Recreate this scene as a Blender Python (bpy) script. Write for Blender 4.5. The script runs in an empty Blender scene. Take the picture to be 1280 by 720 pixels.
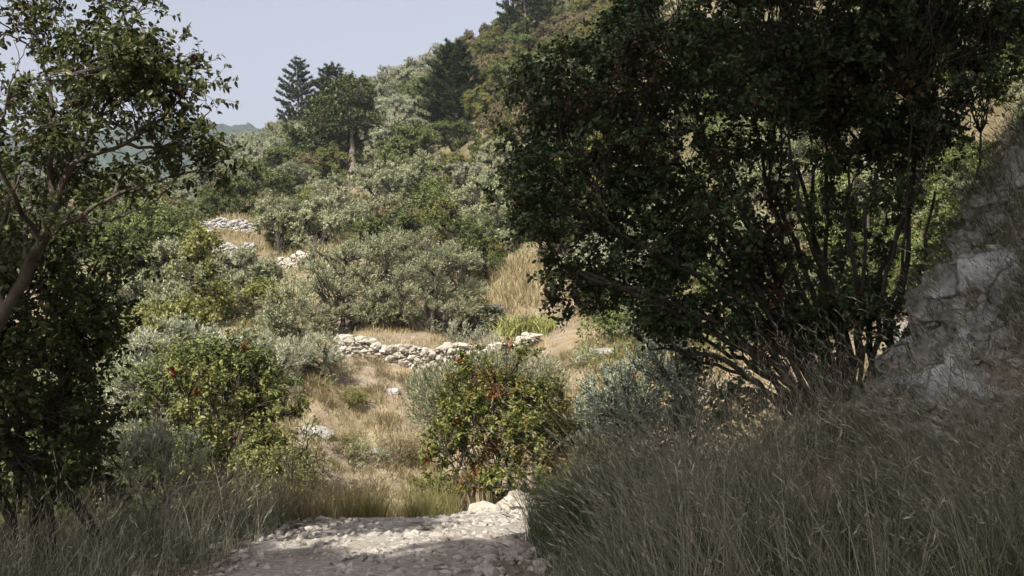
import bpy, bmesh, math, random
import numpy as np
from mathutils import Vector

S = bpy.context.scene
COL = S.collection
RNG = np.random.default_rng(11)
random.seed(11)
F = 1400.0
PITCH = math.atan(40 / F)
CAMZ = 1.6
TO_SUN = np.array([-0.31, -0.60, 0.74]); TO_SUN /= np.linalg.norm(TO_SUN)

def P(px, py, d):
    """point seen at photo pixel (px,py) standing d metres ahead"""
    a = (px - 640) / F; b = (360 - py) / F
    s = d / (math.cos(PITCH) - b * math.sin(PITCH))
    return np.array([a * s, d, CAMZ + s * (math.sin(PITCH) + b * math.cos(PITCH))])

def nz(v):
    return v / np.maximum(np.linalg.norm(v, axis=-1, keepdims=True), 1e-9)

# ------------------------------------------------------------------ noise
def _hash(i, j, k, seed):
    h = (i.astype(np.int64) * 73856093) ^ (j.astype(np.int64) * 19349663) ^ (k.astype(np.int64) * 83492791) ^ (seed * 2654435)
    h = (h ^ (h >> 13)) * 1274126177 & 0x7fffffff
    h = (h ^ (h >> 15)) * 1103515245 & 0x7fffffff
    return ((h >> 8) & 0xffff) / 65535.0

def vnoise(p, seed=0):
    i = np.floor(p).astype(np.int64); f = p - i
    f = f * f * (3 - 2 * f)
    r = 0
    for a in (0, 1):
        for b in (0, 1):
            for c in (0, 1):
                w = (f[:, 0] if a else 1 - f[:, 0]) * (f[:, 1] if b else 1 - f[:, 1]) * (f[:, 2] if c else 1 - f[:, 2])
                r = r + w * _hash(i[:, 0] + a, i[:, 1] + b, i[:, 2] + c, seed)
    return r - 0.5

def fbm(p, seed=0, oct=4):
    r = 0; a = 1.0
    for o in range(oct):
        r = r + a * vnoise(p * 2 ** o + 17.3 * o, seed + o); a *= 0.5
    return r

def fbm2(x, y, scale, seed=0, oct=4):
    return fbm(np.stack([x / scale, y / scale, np.zeros_like(x) + 0.5], 1), seed, oct)

# ------------------------------------------------------------------ meshes
class Geo:
    def __init__(s):
        s.v = []; s.f = []; s.n = 0
    def add(s, v, f):
        s.v.append(np.asarray(v, dtype=np.float32)); s.f.append(np.asarray(f, dtype=np.int64) + s.n); s.n += len(v)
    def mesh(s, name, mat, smooth=True):
        me = bpy.data.meshes.new(name)
        V = np.concatenate(s.v) if s.v else np.zeros((0, 3), np.float32)
        me.vertices.add(len(V)); me.vertices.foreach_set('co', V.ravel())
        loops = []; starts = []; off = 0
        for f in s.f:
            k = f.shape[1]
            loops.append(f.ravel()); starts.append(off + np.arange(len(f)) * k); off += f.size
        if loops:
            L = np.concatenate(loops).astype(np.int32); St = np.concatenate(starts).astype(np.int32)
            me.loops.add(len(L)); me.loops.foreach_set('vertex_index', L)
            me.polygons.add(len(St)); me.polygons.foreach_set('loop_start', St)
            me.polygons.foreach_set('use_smooth', np.full(len(St), smooth))
        me.update(calc_edges=True); me.validate()
        me.materials.append(mat)
        return me

def link(name, me, parent=None):
    o = bpy.data.objects.new(name, me); COL.objects.link(o)
    if parent is not None: o.parent = parent
    return o

def tag(o, label=None, cat=None, group=None, kind=None):
    if label: o['label'] = label
    if cat: o['category'] = cat
    if group: o['group'] = group
    if kind: o['kind'] = kind
    return o

def thing(name, label, cat, loc, group=None):
    o = link(name, None); o.location = [float(c) for c in loc]
    o.empty_display_size = 0.2
    return tag(o, label, cat, group)

def tube(g, path, rad, sides=5):
    path = np.asarray(path, float); K = len(path)
    t = nz(np.gradient(path, axis=0))
    ref = np.array([0.31, 0.87, 0.38]) if abs(t[0] @ np.array([0.31, 0.87, 0.38])) < 0.85 else np.array([0.9, -0.2, 0.3])
    u = nz(np.cross(t, ref)); w = np.cross(t, u)
    a = np.arange(sides) / sides * 2 * math.pi
    r = np.asarray(rad, float)[:, None, None]
    v = path[:, None, :] + r * (np.cos(a)[None, :, None] * u[:, None, :] + np.sin(a)[None, :, None] * w[:, None, :])
    i = np.arange(K - 1)[:, None] * sides; j = np.arange(sides)[None, :]; j2 = (j + 1) % sides
    f = np.stack([i + j, i + j2, i + sides + j2, i + sides + j], -1).reshape(-1, 4)
    g.add(v.reshape(-1, 3), f)

def leaves(g, pos, d, nrm, L, W, full=True, droop=0.12):
    d = nz(d); side = nz(np.cross(d, nrm)); n = np.cross(side, d)
    L = L[:, None]; W = W[:, None]; N = len(pos)
    if full:
        up = n * W * 0.18
        v = np.stack([pos, pos + d * L * .3 + side * W * .5 + up, pos + d * L * .7 + side * W * .4 + up - n * L * droop * .5,
                      pos + d * L - n * L * droop, pos + d * L * .7 - side * W * .4 + up - n * L * droop * .5,
                      pos + d * L * .3 - side * W * .5 + up], 1)
        b = np.arange(N)[:, None] * 6
        f = np.concatenate([b + np.array([[0, 1, 2, 3]]), b + np.array([[0, 3, 4, 5]])])
    else:
        v = np.stack([pos, pos + d * L * .45 + side * W * .5, pos + d * L - n * L * droop, pos + d * L * .45 - side * W * .5], 1)
        f = np.arange(N)[:, None] * 4 + np.array([[0, 1, 2, 3]])
    g.add(v.reshape(-1, 3), f)

def kmeans(p, k, rng, it=6):
    k = min(k, len(p))
    c = p[rng.choice(len(p), k, replace=False)]
    for _ in range(it):
        lab = np.argmin(((p[:, None] - c[None]) ** 2).sum(-1), 1)
        for q in range(k):
            if (lab == q).any(): c[q] = p[lab == q].mean(0)
    return lab, c

def curve(a, b, d0, n, wob, rng):
    """wobbling hermite from a leaving along d0, to b"""
    L = np.linalg.norm(b - a) + 1e-6
    t = np.linspace(0, 1, n)[:, None]
    c1 = a + d0 * L * .42; c2 = b - (b - a) * .25 + np.array([0, 0, -.06]) * L
    p = (1 - t) ** 3 * a + 3 * (1 - t) ** 2 * t * c1 + 3 * (1 - t) * t * t * c2 + t ** 3 * b
    w = rng.normal(0, 1, (n, 3)) * wob * L; w[0] = 0; w[-1] = 0
    return p + w

def grow(g, rng, base, tips, k1, k2, r0, spread=0.1, wob=.03, sides=(7, 5, 4), lean=None, tmin=.25, twig=.004, reach=.85):
    """stems -> boughs -> twigs reaching every tip; returns arrival direction at tips"""
    tips = np.asarray(tips); base = np.asarray(base, float)
    arr = np.zeros_like(tips)
    lab, cen = kmeans(tips, k1, rng)
    for q in range(len(cen)):
        ids = np.where(lab == q)[0]
        if not len(ids): continue
        b = base + np.array([*(rng.normal(0, spread, 2)), 0]); b[2] -= .05
        top = b + (cen[q] - b) * reach
        d0 = nz(np.array([0, 0, 1.0]) + (0 if lean is None else np.asarray(lean)) + rng.normal(0, .25, 3) + nz(cen[q] - b) * .7)
        n = 9
        st = curve(b, top, d0, n, wob, rng)
        frac = (len(ids) / len(tips)) ** .4 * (k1 ** .4) 
        rs = r0 * frac * np.linspace(1, .38, n) * (1 + rng.normal(0, .05, n)); rs[0] *= 1.25
        tube(g, st, rs, sides[0])
        lab2, cen2 = kmeans(tips[ids], max(1, min(k2, len(ids))), rng)
        for w in range(len(cen2)):
            jd = ids[lab2 == w]
            if not len(jd): continue
            tt = rng.uniform(tmin, 1.0); c = cen2[w]
            cost = np.linalg.norm(st - c, axis=1) + 0.35 * np.linalg.norm(c - b) * np.abs(np.linspace(0, 1, n) - tt)
            i0 = max(2, min(n - 1, int(np.argmin(cost))))
            a = st[i0]; tan = nz(st[i0] - st[i0 - 1])
            m = 6
            br = curve(a, a + (c - a) * .9, nz(tan + nz(c - a)), m, wob, rng)
            r1 = rs[i0] * rng.uniform(.5, .7)
            rb = r1 * np.linspace(1, .4, m)
            tube(g, br, rb, sides[1])
            for j in jd:
                i1 = rng.integers(1, m)
                tw = curve(br[i1], tips[j], nz(nz(br[i1] - br[i1 - 1]) + nz(tips[j] - br[i1])), 4, wob, rng)
                tube(g, tw, np.linspace(max(rb[i1] * .55, twig * 1.3), twig, 4), sides[2])
                arr[j] = nz(tw[-1] - tw[-2])
    return arr

def in_ells(rng, ells, n, shell=.45):
    """n points in a union of ellipsoids (c, r), weighted to their outer part; also outward directions"""
    w = np.array([e[1][0] * e[1][1] * e[1][2] for e in ells]) ** .75
    if len(ells[0]) > 2: w = w * np.array([e[2] for e in ells])
    k = rng.choice(len(ells), n, p=w / w.sum())
    d = nz(rng.normal(0, 1, (n, 3)))
    r = rng.uniform(shell ** 3, 1, n) ** (1 / 3)
    C = np.array([e[0] for e in ells], float)[k]; R = np.array([e[1] for e in ells], float)[k]
    return C + d * r[:, None] * R, d

def clumped(rng, ells, n, r, shell, per=9):
    c, o = in_ells(rng, ells, max(4, n // per), shell)
    d = nz(rng.normal(0, 1, (len(c) * per, 3))); k = np.repeat(np.arange(len(c)), per)
    d[:, 2] = np.where(d[:, 2] < -.3, -d[:, 2], d[:, 2])
    tips = c[k] + d * (r * rng.uniform(.5, 1., len(d)) * np.repeat(rng.uniform(.6, 1.3, len(c)), per))[:, None]
    return tips, nz(o[k] * .5 + d)

def shoots(gl, gt, rng, tips, out, n_sh, sh_len, n_lf, L, W, wo=1., wu=.5, wr=.8, a=.5, b=.9, grav=.1, full=True, twig=.0025, start=.1, droop=.12, nrand=.6, puff=0.):
    T = len(tips)
    d = nz(np.repeat(out, n_sh, 0) * wo + np.array([0, 0, wu]) + nz(rng.normal(0, 1, (T * n_sh, 3))) * wr)
    ln = sh_len * rng.uniform(.45, 1.1, T * n_sh)
    p0 = np.repeat(tips, n_sh, 0)
    if gt is not None:
        for i in range(len(d)):
            q = p0[i] + d[i] * ln[i] * .5 + rng.normal(0, .03, 3) * ln[i]
            tube(gt, [p0[i], q, p0[i] + d[i] * ln[i]], [twig * 1.4, twig, twig * .6], 3)
    N = len(d) * n_lf
    t = rng.uniform(start, 1.02, N)
    dd = np.repeat(d, n_lf, 0); ll = np.repeat(ln, n_lf)
    pos = np.repeat(p0, n_lf, 0) + dd * (ll * t)[:, None]
    perp = nz(np.cross(dd, nz(rng.normal(0, 1, (N, 3)))))
    ld = nz(dd * a + perp * b + np.array([0, 0, -grav]))
    nr = nz(np.array([0, 0, 1.0]) * (1 - puff) + np.repeat(np.repeat(out, n_sh, 0), n_lf, 0) * puff * 1.3 + rng.normal(0, nrand, (N, 3)))
    leaves(gl, pos, ld, nr, L * rng.uniform(.6, 1.2, N), W * rng.uniform(.7, 1.15, N), full, droop)

# ------------------------------------------------------------------ materials
def newmat(name):
    m = bpy.data.materials.new(name); m.use_nodes = True
    nt = m.node_tree; nt.nodes.clear()
    out = nt.nodes.new('ShaderNodeOutputMaterial')
    return m, nt, out

def N(nt, t, **kw):
    n = nt.nodes.new(t)
    for k, v in kw.items():
        if k in n.inputs: n.inputs[k].default_value = v
        else: setattr(n, k, v)
    return n

def ramp(nt, fac, stops, interp='LINEAR'):
    r = nt.nodes.new('ShaderNodeValToRGB'); cr = r.color_ramp; cr.interpolation = interp
    while len(cr.elements) > 1: cr.elements.remove(cr.elements[-1])
    cr.elements[0].position = stops[0][0]; cr.elements[0].color = (*stops[0][1], 1)
    for p, c in stops[1:]:
        e = cr.elements.new(p); e.color = (*c, 1)
    if fac is not None: nt.links.new(fac, r.inputs[0])
    return r

def leafmat(name, stops, trans=.28, rough=.5, spec=.25, var=.25, under=None):
    m, nt, out = newmat(name)
    geo = N(nt, 'ShaderNodeNewGeometry'); oi = N(nt, 'ShaderNodeObjectInfo')
    r = ramp(nt, geo.outputs['Random Per Island'], stops)
    hsv = N(nt, 'ShaderNodeHueSaturation')
    mr = N(nt, 'ShaderNodeMapRange'); mr.inputs[3].default_value = 1 - var; mr.inputs[4].default_value = 1 + var
    nt.links.new(oi.outputs['Random'], mr.inputs[0]); nt.links.new(mr.outputs[0], hsv.inputs['Value'])
    nt.links.new(r.outputs[0], hsv.inputs['Color'])
    col = hsv.outputs[0]
    if under is not None:
        mx = N(nt, 'ShaderNodeMix', data_type='RGBA'); mx.inputs[7].default_value = (*under, 1)
        nt.links.new(geo.outputs['Backfacing'], mx.inputs[0]); nt.links.new(col, mx.inputs[6]); col = mx.outputs[2]
    pb = N(nt, 'ShaderNodeBsdfPrincipled', Roughness=rough); pb.inputs['Specular IOR Level'].default_value = spec
    nt.links.new(col, pb.inputs['Base Color'])
    tr = N(nt, 'ShaderNodeBsdfTranslucent'); nt.links.new(col, tr.inputs['Color'])
    mix = N(nt, 'ShaderNodeMixShader'); mix.inputs[0].default_value = trans
    nt.links.new(pb.outputs[0], mix.inputs[1]); nt.links.new(tr.outputs[0], mix.inputs[2])
    nt.links.new(mix.outputs[0], out.inputs[0])
    return m

def noisemat(name, stops, scale=3., detail=8., rough=.9, bump=.4, bscale=None, dist=.05, stops2=None, scale2=.6, island=0., crack=0.):
    """surface coloured by object-space noise with bump"""
    m, nt, out = newmat(name)
    tc = N(nt, 'ShaderNodeTexCoord')
    n1 = N(nt, 'ShaderNodeTexNoise', Scale=scale, Detail=detail, Roughness=.62)
    nt.links.new(tc.outputs['Object'], n1.inputs['Vector'])
    r = ramp(nt, n1.outputs[0], stops); col = r.outputs[0]
    if stops2:
        n2 = N(nt, 'ShaderNodeTexNoise', Scale=scale2, Detail=5.); nt.links.new(tc.outputs['Object'], n2.inputs['Vector'])
        r2 = ramp(nt, n2.outputs[0], stops2)
        mx = N(nt, 'ShaderNodeMix', data_type='RGBA', blend_type='MULTIPLY'); mx.inputs[0].default_value = 1
        nt.links.new(col, mx.inputs[6]); nt.links.new(r2.outputs[0], mx.inputs[7]); col = mx.outputs[2]
    if island:
        geo = N(nt, 'ShaderNodeNewGeometry'); mr = N(nt, 'ShaderNodeMapRange')
        mr.inputs[3].default_value = 1 - island; mr.inputs[4].default_value = 1 + island * .6
        nt.links.new(geo.outputs['Random Per Island'], mr.inputs[0])
        hsv = N(nt, 'ShaderNodeHueSaturation'); nt.links.new(mr.outputs[0], hsv.inputs['Value']); nt.links.new(col, hsv.inputs['Color']); col = hsv.outputs[0]
    if crack:
        nd = N(nt, 'ShaderNodeTexNoise', Scale=crack * .8, Detail=4.); nt.links.new(tc.outputs['Object'], nd.inputs['Vector'])
        va = N(nt, 'ShaderNodeMix', data_type='RGBA', blend_type='LINEAR_LIGHT'); va.inputs[0].default_value = .22
        nt.links.new(tc.outputs['Object'], va.inputs[6]); nt.links.new(nd.outputs[1], va.inputs[7])
        vo = N(nt, 'ShaderNodeTexVoronoi', feature='DISTANCE_TO_EDGE', Scale=crack); nt.links.new(va.outputs[2], vo.inputs['Vector'])
        rc = ramp(nt, vo.outputs['Distance'], [(0, (.4, .38, .35)), (.012, (.7, .68, .65)), (.03, (1, 1, 1))])
        mc = N(nt, 'ShaderNodeMix', data_type='RGBA', blend_type='MULTIPLY'); mc.inputs[0].default_value = .85
        nt.links.new(col, mc.inputs[6]); nt.links.new(rc.outputs[0], mc.inputs[7]); col = mc.outputs[2]
    pb = N(nt, 'ShaderNodeBsdfPrincipled', Roughness=rough); pb.inputs['Specular IOR Level'].default_value = .2
    nt.links.new(col, pb.inputs['Base Color'])
    nb = N(nt, 'ShaderNodeTexNoise', Scale=bscale or scale * 4, Detail=6.); nt.links.new(tc.outputs['Object'], nb.inputs['Vector'])
    bp = N(nt, 'ShaderNodeBump', Strength=bump, Distance=dist)
    if crack:
        mm = N(nt, 'ShaderNodeMath', operation='MULTIPLY_ADD'); mm.inputs[1].default_value = .6
        r3 = ramp(nt, vo.outputs['Distance'], [(0, (0, 0, 0)), (.06, (1, 1, 1))]); nt.links.new(r3.outputs[0], mm.inputs[0]); nt.links.new(nb.outputs[0], mm.inputs[2]); nt.links.new(mm.outputs[0], bp.inputs['Height'])
    else: nt.links.new(nb.outputs[0], bp.inputs['Height'])
    nt.links.new(bp.outputs[0], pb.inputs['Normal'])
    nt.links.new(pb.outputs[0], out.inputs[0])
    return m

M = {}
M['bark'] = noisemat('dark_bark', [(.3, (.03, .024, .019)), (.55, (.062, .052, .043)), (.75, (.11, .096, .08))], 9, bump=.8, bscale=40, dist=.01)
M['barkgrey'] = noisemat('grey_bark', [(.3, (.05, .043, .034)), (.6, (.11, .095, .078)), (.8, (.19, .168, .143))], 7, bump=.8, bscale=35, dist=.01)
M['pinebark'] = noisemat('pine_bark', [(.3, (.10, .08, .065)), (.7, (.26, .22, .19))], 6, bump=.6)
M['darkleaf'] = leafmat('glossy_dark_leaf', [(0, (.026, .046, .018)), (.5, (.042, .068, .024)), (.9, (.07, .10, .034)), (.98, (.09, .075, .03)), (1, (.13, .04, .03))], .24, .42, .35)
M['brownleaf'] = leafmat('dark_reddish_leaf', [(0, (.03, .035, .016)), (.5, (.06, .05, .025)), (1, (.10, .055, .03))], .2, .45, .3)
M['leftleaf'] = leafmat('left_tree_leaf', [(0, (.04, .06, .02)), (.45, (.10, .128, .04)), (.8, (.18, .20, .07)), (.98, (.26, .265, .11)), (1, (.16, .08, .03))], .42, .42, .35)
M['sumac'] = leafmat('sumac_leaf', [(0, (.09, .11, .03)), (.4, (.155, .18, .05)), (.75, (.24, .255, .08)), (.97, (.33, .32, .12)), (1, (.24, .14, .04))], .32, .45, .3)
M['sumacwarm'] = leafmat('sumac_leaf_turning', [(0, (.05, .075, .018)), (.4, (.11, .14, .03)), (.75, (.20, .205, .045)), (1, (.29, .26, .06))], .32, .45, .3)
M['rustleaf'] = leafmat('rusty_leaf', [(0, (.10, .085, .024)), (.5, (.17, .125, .04)), (.85, (.21, .11, .045)), (1, (.23, .065, .035))], .32, .5, .2)
M['redleaf'] = leafmat('red_leaf', [(0, (.16, .02, .02)), (.6, (.28, .05, .04)), (1, (.33, .12, .05))], .35, .5, .2)
M['seed'] = leafmat('dark_seed_heads', [(0, (.05, .022, .016)), (1, (.13, .05, .035))], .1, .7, .1)
M['olive'] = leafmat('olive_leaf', [(0, (.09, .105, .048)), (.4, (.17, .185, .092)), (.8, (.25, .26, .145)), (1, (.35, .36, .23))], .16, .45, .3, .2, under=(.29, .30, .20))
M['olivepale'] = leafmat('pale_olive_leaf', [(0, (.12, .135, .075)), (.4, (.22, .235, .14)), (.8, (.31, .325, .21)), (1, (.39, .40, .28))], .22, .45, .3, .16, under=(.36, .37, .28))
M['oak'] = leafmat('oak_leaf', [(0, (.05, .07, .022)), (.5, (.10, .13, .038)), (1, (.17, .19, .065))], .28, .5, .2, .22)
M['yellow'] = leafmat('yellow_green_leaf', [(0, (.085, .10, .028)), (.5, (.15, .16, .045)), (1, (.235, .225, .075))], .32, .5, .2, .15)
M['brown'] = leafmat('brown_grey_leaf', [(0, (.09, .075, .04)), (.5, (.15, .125, .065)), (1, (.20, .18, .10))], .2, .6, .1, .18)
M['needle'] = leafmat('pine_needle', [(0, (.016, .028, .010)), (.5, (.036, .055, .018)), (1, (.08, .10, .035))], .12, .5, .2, .12)
M['darkoak'] = leafmat('dark_broad_leaf', [(0, (.03, .044, .014)), (.5, (.062, .08, .024)), (1, (.12, .135, .045))], .22, .5, .25, .1)
M['juniper'] = leafmat('juniper_leaf', [(0, (.13, .165, .12)), (.5, (.25, .295, .23)), (.9, (.36, .405, .335)), (1, (.26, .22, .13))], .12, .6, .15, .05)
M['iris'] = leafmat('iris_leaf', [(0, (.15, .17, .05)), (.6, (.25, .26, .085)), (1, (.36, .33, .15))], .3, .45, .25)
M['drygrass'] = leafmat('dry_grass', [(0, (.14, .115, .055)), (.45, (.25, .205, .105)), (.8, (.34, .285, .165)), (1, (.42, .37, .24))], .25, .6, .12, .0)
M['mixgrass'] = leafmat('mixed_grass', [(0, (.055, .078, .042)), (.45, (.12, .138, .083)), (.7, (.21, .21, .145)), (.88, (.34, .325, .245)), (1, (.46, .44, .35))], .25, .6, .12, .0)
M['greengrass'] = leafmat('yellow_green_grass', [(0, (.09, .10, .03)), (.5, (.17, .165, .06)), (1, (.30, .26, .12))], .25, .6, .12, .0)
M['palegrass'] = leafmat('pale_grass', [(0, (.17, .16, .11)), (.5, (.29, .27, .195)), (.85, (.41, .38, .28)), (1, (.52, .49, .38))], .25, .6, .12, .0)
M['rush'] = leafmat('green_rush', [(0, (.035, .055, .024)), (.6, (.075, .105, .045)), (1, (.16, .18, .085))], .2, .5, .2, .0)
M['rock'] = noisemat('limestone', [(.3, (.15, .14, .125)), (.45, (.26, .25, .225)), (.62, (.38, .37, .34)), (.75, (.48, .465, .43))], 5, rough=.92, bump=.7, bscale=18, dist=.03,
                     stops2=[(.35, (.55, .53, .5)), (.55, (1, 1, 1))], scale2=2.2, crack=3.5)
M['rockface'] = noisemat('fractured_limestone', [(.28, (.18, .175, .165)), (.45, (.38, .38, .37)), (.58, (.55, .55, .54)), (.72, (.66, .66, .65))], 3.5, rough=.92, bump=1., bscale=22, dist=.04, crack=2.6)
M['wallstone'] = noisemat('wall_limestone', [(.3, (.22, .20, .16)), (.55, (.34, .315, .265)), (.8, (.44, .41, .355))], 6, rough=.93, bump=.6, bscale=20, dist=.03, island=.28)
M['greystone'] = noisemat('grey_stone', [(.3, (.20, .195, .185)), (.6, (.33, .32, .305)), (.8, (.42, .41, .395))], 6, rough=.93, bump=.6, bscale=20, dist=.03, island=.25)
M['darkstone'] = noisemat('dark_stone', [(.3, (.07, .066, .055)), (.6, (.14, .135, .115)), (.8, (.22, .21, .185))], 6, rough=.95, bump=.6, bscale=20, dist=.03, island=.25)  # stone in darker tones than the other walls
M['gravel'] = noisemat('gravel_stone', [(.3, (.26, .24, .21)), (.6, (.40, .375, .335)), (.85, (.52, .49, .44))], 9, rough=.95, bump=.4, island=.3)
M['deadwood'] = noisemat('dead_wood', [(.3, (.25, .21, .17)), (.7, (.42, .37, .31))], 8, bump=.7)

# ------------------------------------------------------------------ terrain
cp = []
def c(px, py, d): cp.append(P(px, py, d))
def w(x, y, z): cp.append(np.array([x, y, z], float))
for q in [(-1, 0, 0), (-1, 3, 0), (-2.2, 7, .0), (.0, 7, .0), (-1, 5, 0), (-.75, 9, -.1), (-.2, 10.3, -.18), (1.2, 11.2, -.2), (2.8, 12.2, -.15), (5, 13.5, .0),
          (-1.9, 9.4, -.1), (-3.2, 6.5, .0), (-3.3, 9.5, -.3), (-5, 6.5, -.5), (-6, 10, -1.3), (-4, 12, -.9), (-9, 8, -2.4), (-12, 14, -3.2), (-20, 16, -4.5), (-40, 25, -6), (-20, 0, -4.5), (-50, 0, -9),
          (-8, -8, -1.5), (-25, -25, -3), (0, -15, .3), (0, -40, 2), (6, -12, 2.2), (15, -12, 7), (30, -30, 14), (-60, -60, -6),
          (.8, 4.5, .12), (1.6, 5.5, .24), (1.0, 7, .10), (2.2, 7.2, .36), (1.5, 8.8, .12), (2.2, 9.0, .45), (2.7, 9.3, .75), (3.8, 9.9, 1.7), (2.0, 10.2, .05), (3.6, 11.2, .5), (4.8, 10, 3.0),
          (3.1, 6.6, .55), (2, 2, .5), (4, 3, 1.4), (3.0, 5, .55), (3.25, 7.6, .95), (2.92, 8.7, .95), (3.17, 8.7, 1.5), (3.48, 8.75, 2.05), (3.79, 8.8, 2.7), (4.4, 8.8, 3.4), (4.0, 7.2, 1.75), (4.6, 7.2, 2.4), (3.3, 9.3, 1.2), (6, 6, 3.6), (5.6, 9.4, 3.7), (7.5, 11.5, 5), (9, 8, 6.2), (12, 0, 7), (16, 8, 11), (30, 0, 20), (60, -20, 32),
          (-1.2, 12.5, -.6), (-1.5, 16, -1.7), (.5, 14, -.6), (0, 18, -1.9), (-4, 18, -1.9), (1.5, 16, -.8), (-8, 22, -2.2)]:
    w(*q)
for q in [(440, 612, 23.5), (560, 605, 24), (350, 560, 26), (660, 560, 23.5), (480, 525, 26.0), (600, 508, 26.2), (400, 490, 29.3), (440, 452, 29.8), (520, 458, 29.5), (620, 446, 29.5), (700, 470, 28), (740, 440, 28.5),
          (700, 430, 31), (440, 432, 31), (540, 431, 31.5), (640, 420, 32), (680, 414, 33), (680, 385, 36), (620, 400, 37), (640, 350, 40),
          (385, 465, 27), (300, 440, 27), (220, 440, 28), (300, 385, 37), (355, 340, 48), (345, 322, 55), (280, 302, 60), (285, 272, 66), (350, 260, 75), (430, 228, 92), (370, 176, 130), (400, 160, 145), (300, 238, 150),
          (600, 345, 50), (520, 330, 48), (565, 175, 100), (560, 250, 72), (470, 122, 150), (540, 90, 142), (600, 48, 138), (655, 62, 128), (650, 8, 146), (700, -8, 150),
          (700, 300, 50), (700, 95, 100), (800, -40, 125), (760, 420, 30), (780, 560, 15), (850, 560, 15), (900, 500, 20), (900, 380, 30), (900, 220, 50), (900, 30, 90), (960, -150, 120),
          (1060, 440, 19), (1080, 310, 27), (1100, 120, 40), (1100, -180, 80), (1250, -60, 28), (1400, -300, 60),
          (260, 248, 90), (260, 252, 130), (322, 218, 128), (348, 192, 131), (100, 440, 40), (100, 310, 80), (100, 235, 130), (-200, 480, 40), (-200, 330, 90), (-200, 250, 140), (-600, 500, 60), (-700, 300, 140)]:
    c(*q)
w(-60, 300, 10); w(60, 320, 30); w(200, 250, 60); w(-200, 300, 10); w(0, 700, 5); w(400, 600, 40); w(-500, 600, 0); w(0, 2600, 0); w(-2000, 2000, 0); w(2000, 2000, 0); w(-1500, 0, -10); w(1500, 0, 120); w(300, -50, 70); w(0, -400, 10); w(-400, -300, -8); w(400, -300, 60)
cp = np.array(cp)
WS = 6.0
def warp(x, y): return np.stack([np.arcsinh(x / WS), np.arcsinh(y / WS)], -1)
cw = warp(cp[:, 0], cp[:, 1])
MQ = .03
def phi(r2): return np.sqrt(r2 + MQ * MQ)
A_ = phi(((cw[:, None] - cw[None]) ** 2).sum(-1)); n_ = len(cp)
# heights stored divided by local scale so that far hills do not swamp the near ground
def hs(x, y): return np.sqrt(1 + (x * x + y * y) / 100.0)
B_ = np.block([[A_ - np.eye(n_) * .004, np.ones((n_, 1))], [np.ones((1, n_)), np.zeros((1, 1))]])
SOL = np.linalg.solve(B_, np.append(cp[:, 2] / hs(cp[:, 0], cp[:, 1]), 0))
def H0(x, y):
    x = np.asarray(x, float).ravel(); y = np.asarray(y, float).ravel(); r = np.empty(len(x))
    for i in range(0, len(x), 20000):
        q = warp(x[i:i + 20000], y[i:i + 20000])
        r[i:i + 20000] = phi(((q[:, None] - cw[None]) ** 2).sum(-1)) @ SOL[:-1] + SOL[-1]
    return r * hs(x, y)
PATH = np.array([(-.6, -8), (-.9, -3), (-1.0, 0), (-1.02, 4), (-1.02, 7), (-.85, 8.6), (-.5, 9.8), (.3, 10.7), (1.4, 11.3), (2.8, 12.1), (4.6, 13.4), (7, 15)], float)
def path_dist(x, y):
    q = np.stack([x, y], -1); best = np.full(len(x), 1e9)
    for a, b in zip(PATH[:-1], PATH[1:]):
        ab = b - a; t = np.clip(((q - a) @ ab) / (ab @ ab), 0, 1)
        best = np.minimum(best, np.linalg.norm(q - a - t[:, None] * ab, axis=1))
    return best
def H(x, y):
    x = np.atleast_1d(np.asarray(x, float)).ravel(); y = np.atleast_1d(np.asarray(y, float)).ravel()
    z = H0(x, y); s = np.hypot(x, y)
    off = np.clip((path_dist(x, y) - .8) / .8, 0, 1)
    z = z + fbm2(x, y, 1.3, 3) * .10 * (.15 + .85 * off) + fbm2(x, y, 1.1, 14) * .30 * np.clip(1 - np.abs(y - 26) / 4, 0, 1) * np.clip(1.5 - np.abs(x + 1) / 6, 0, 1) + fbm2(x, y, 6, 8) * np.clip(s / 30, 0, 1) * .5 + fbm2(x, y, 22, 5) * np.clip((s - 30) / 100, 0, 1) * 2.5
    return z
def G(x, y): return float(H([x], [y])[0])
def ground(px, d):
    """ground point in the column of photo pixel px, d metres ahead"""
    x = (px - 640) / F * d
    return np.array([x, d, G(x, d)])

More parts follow.
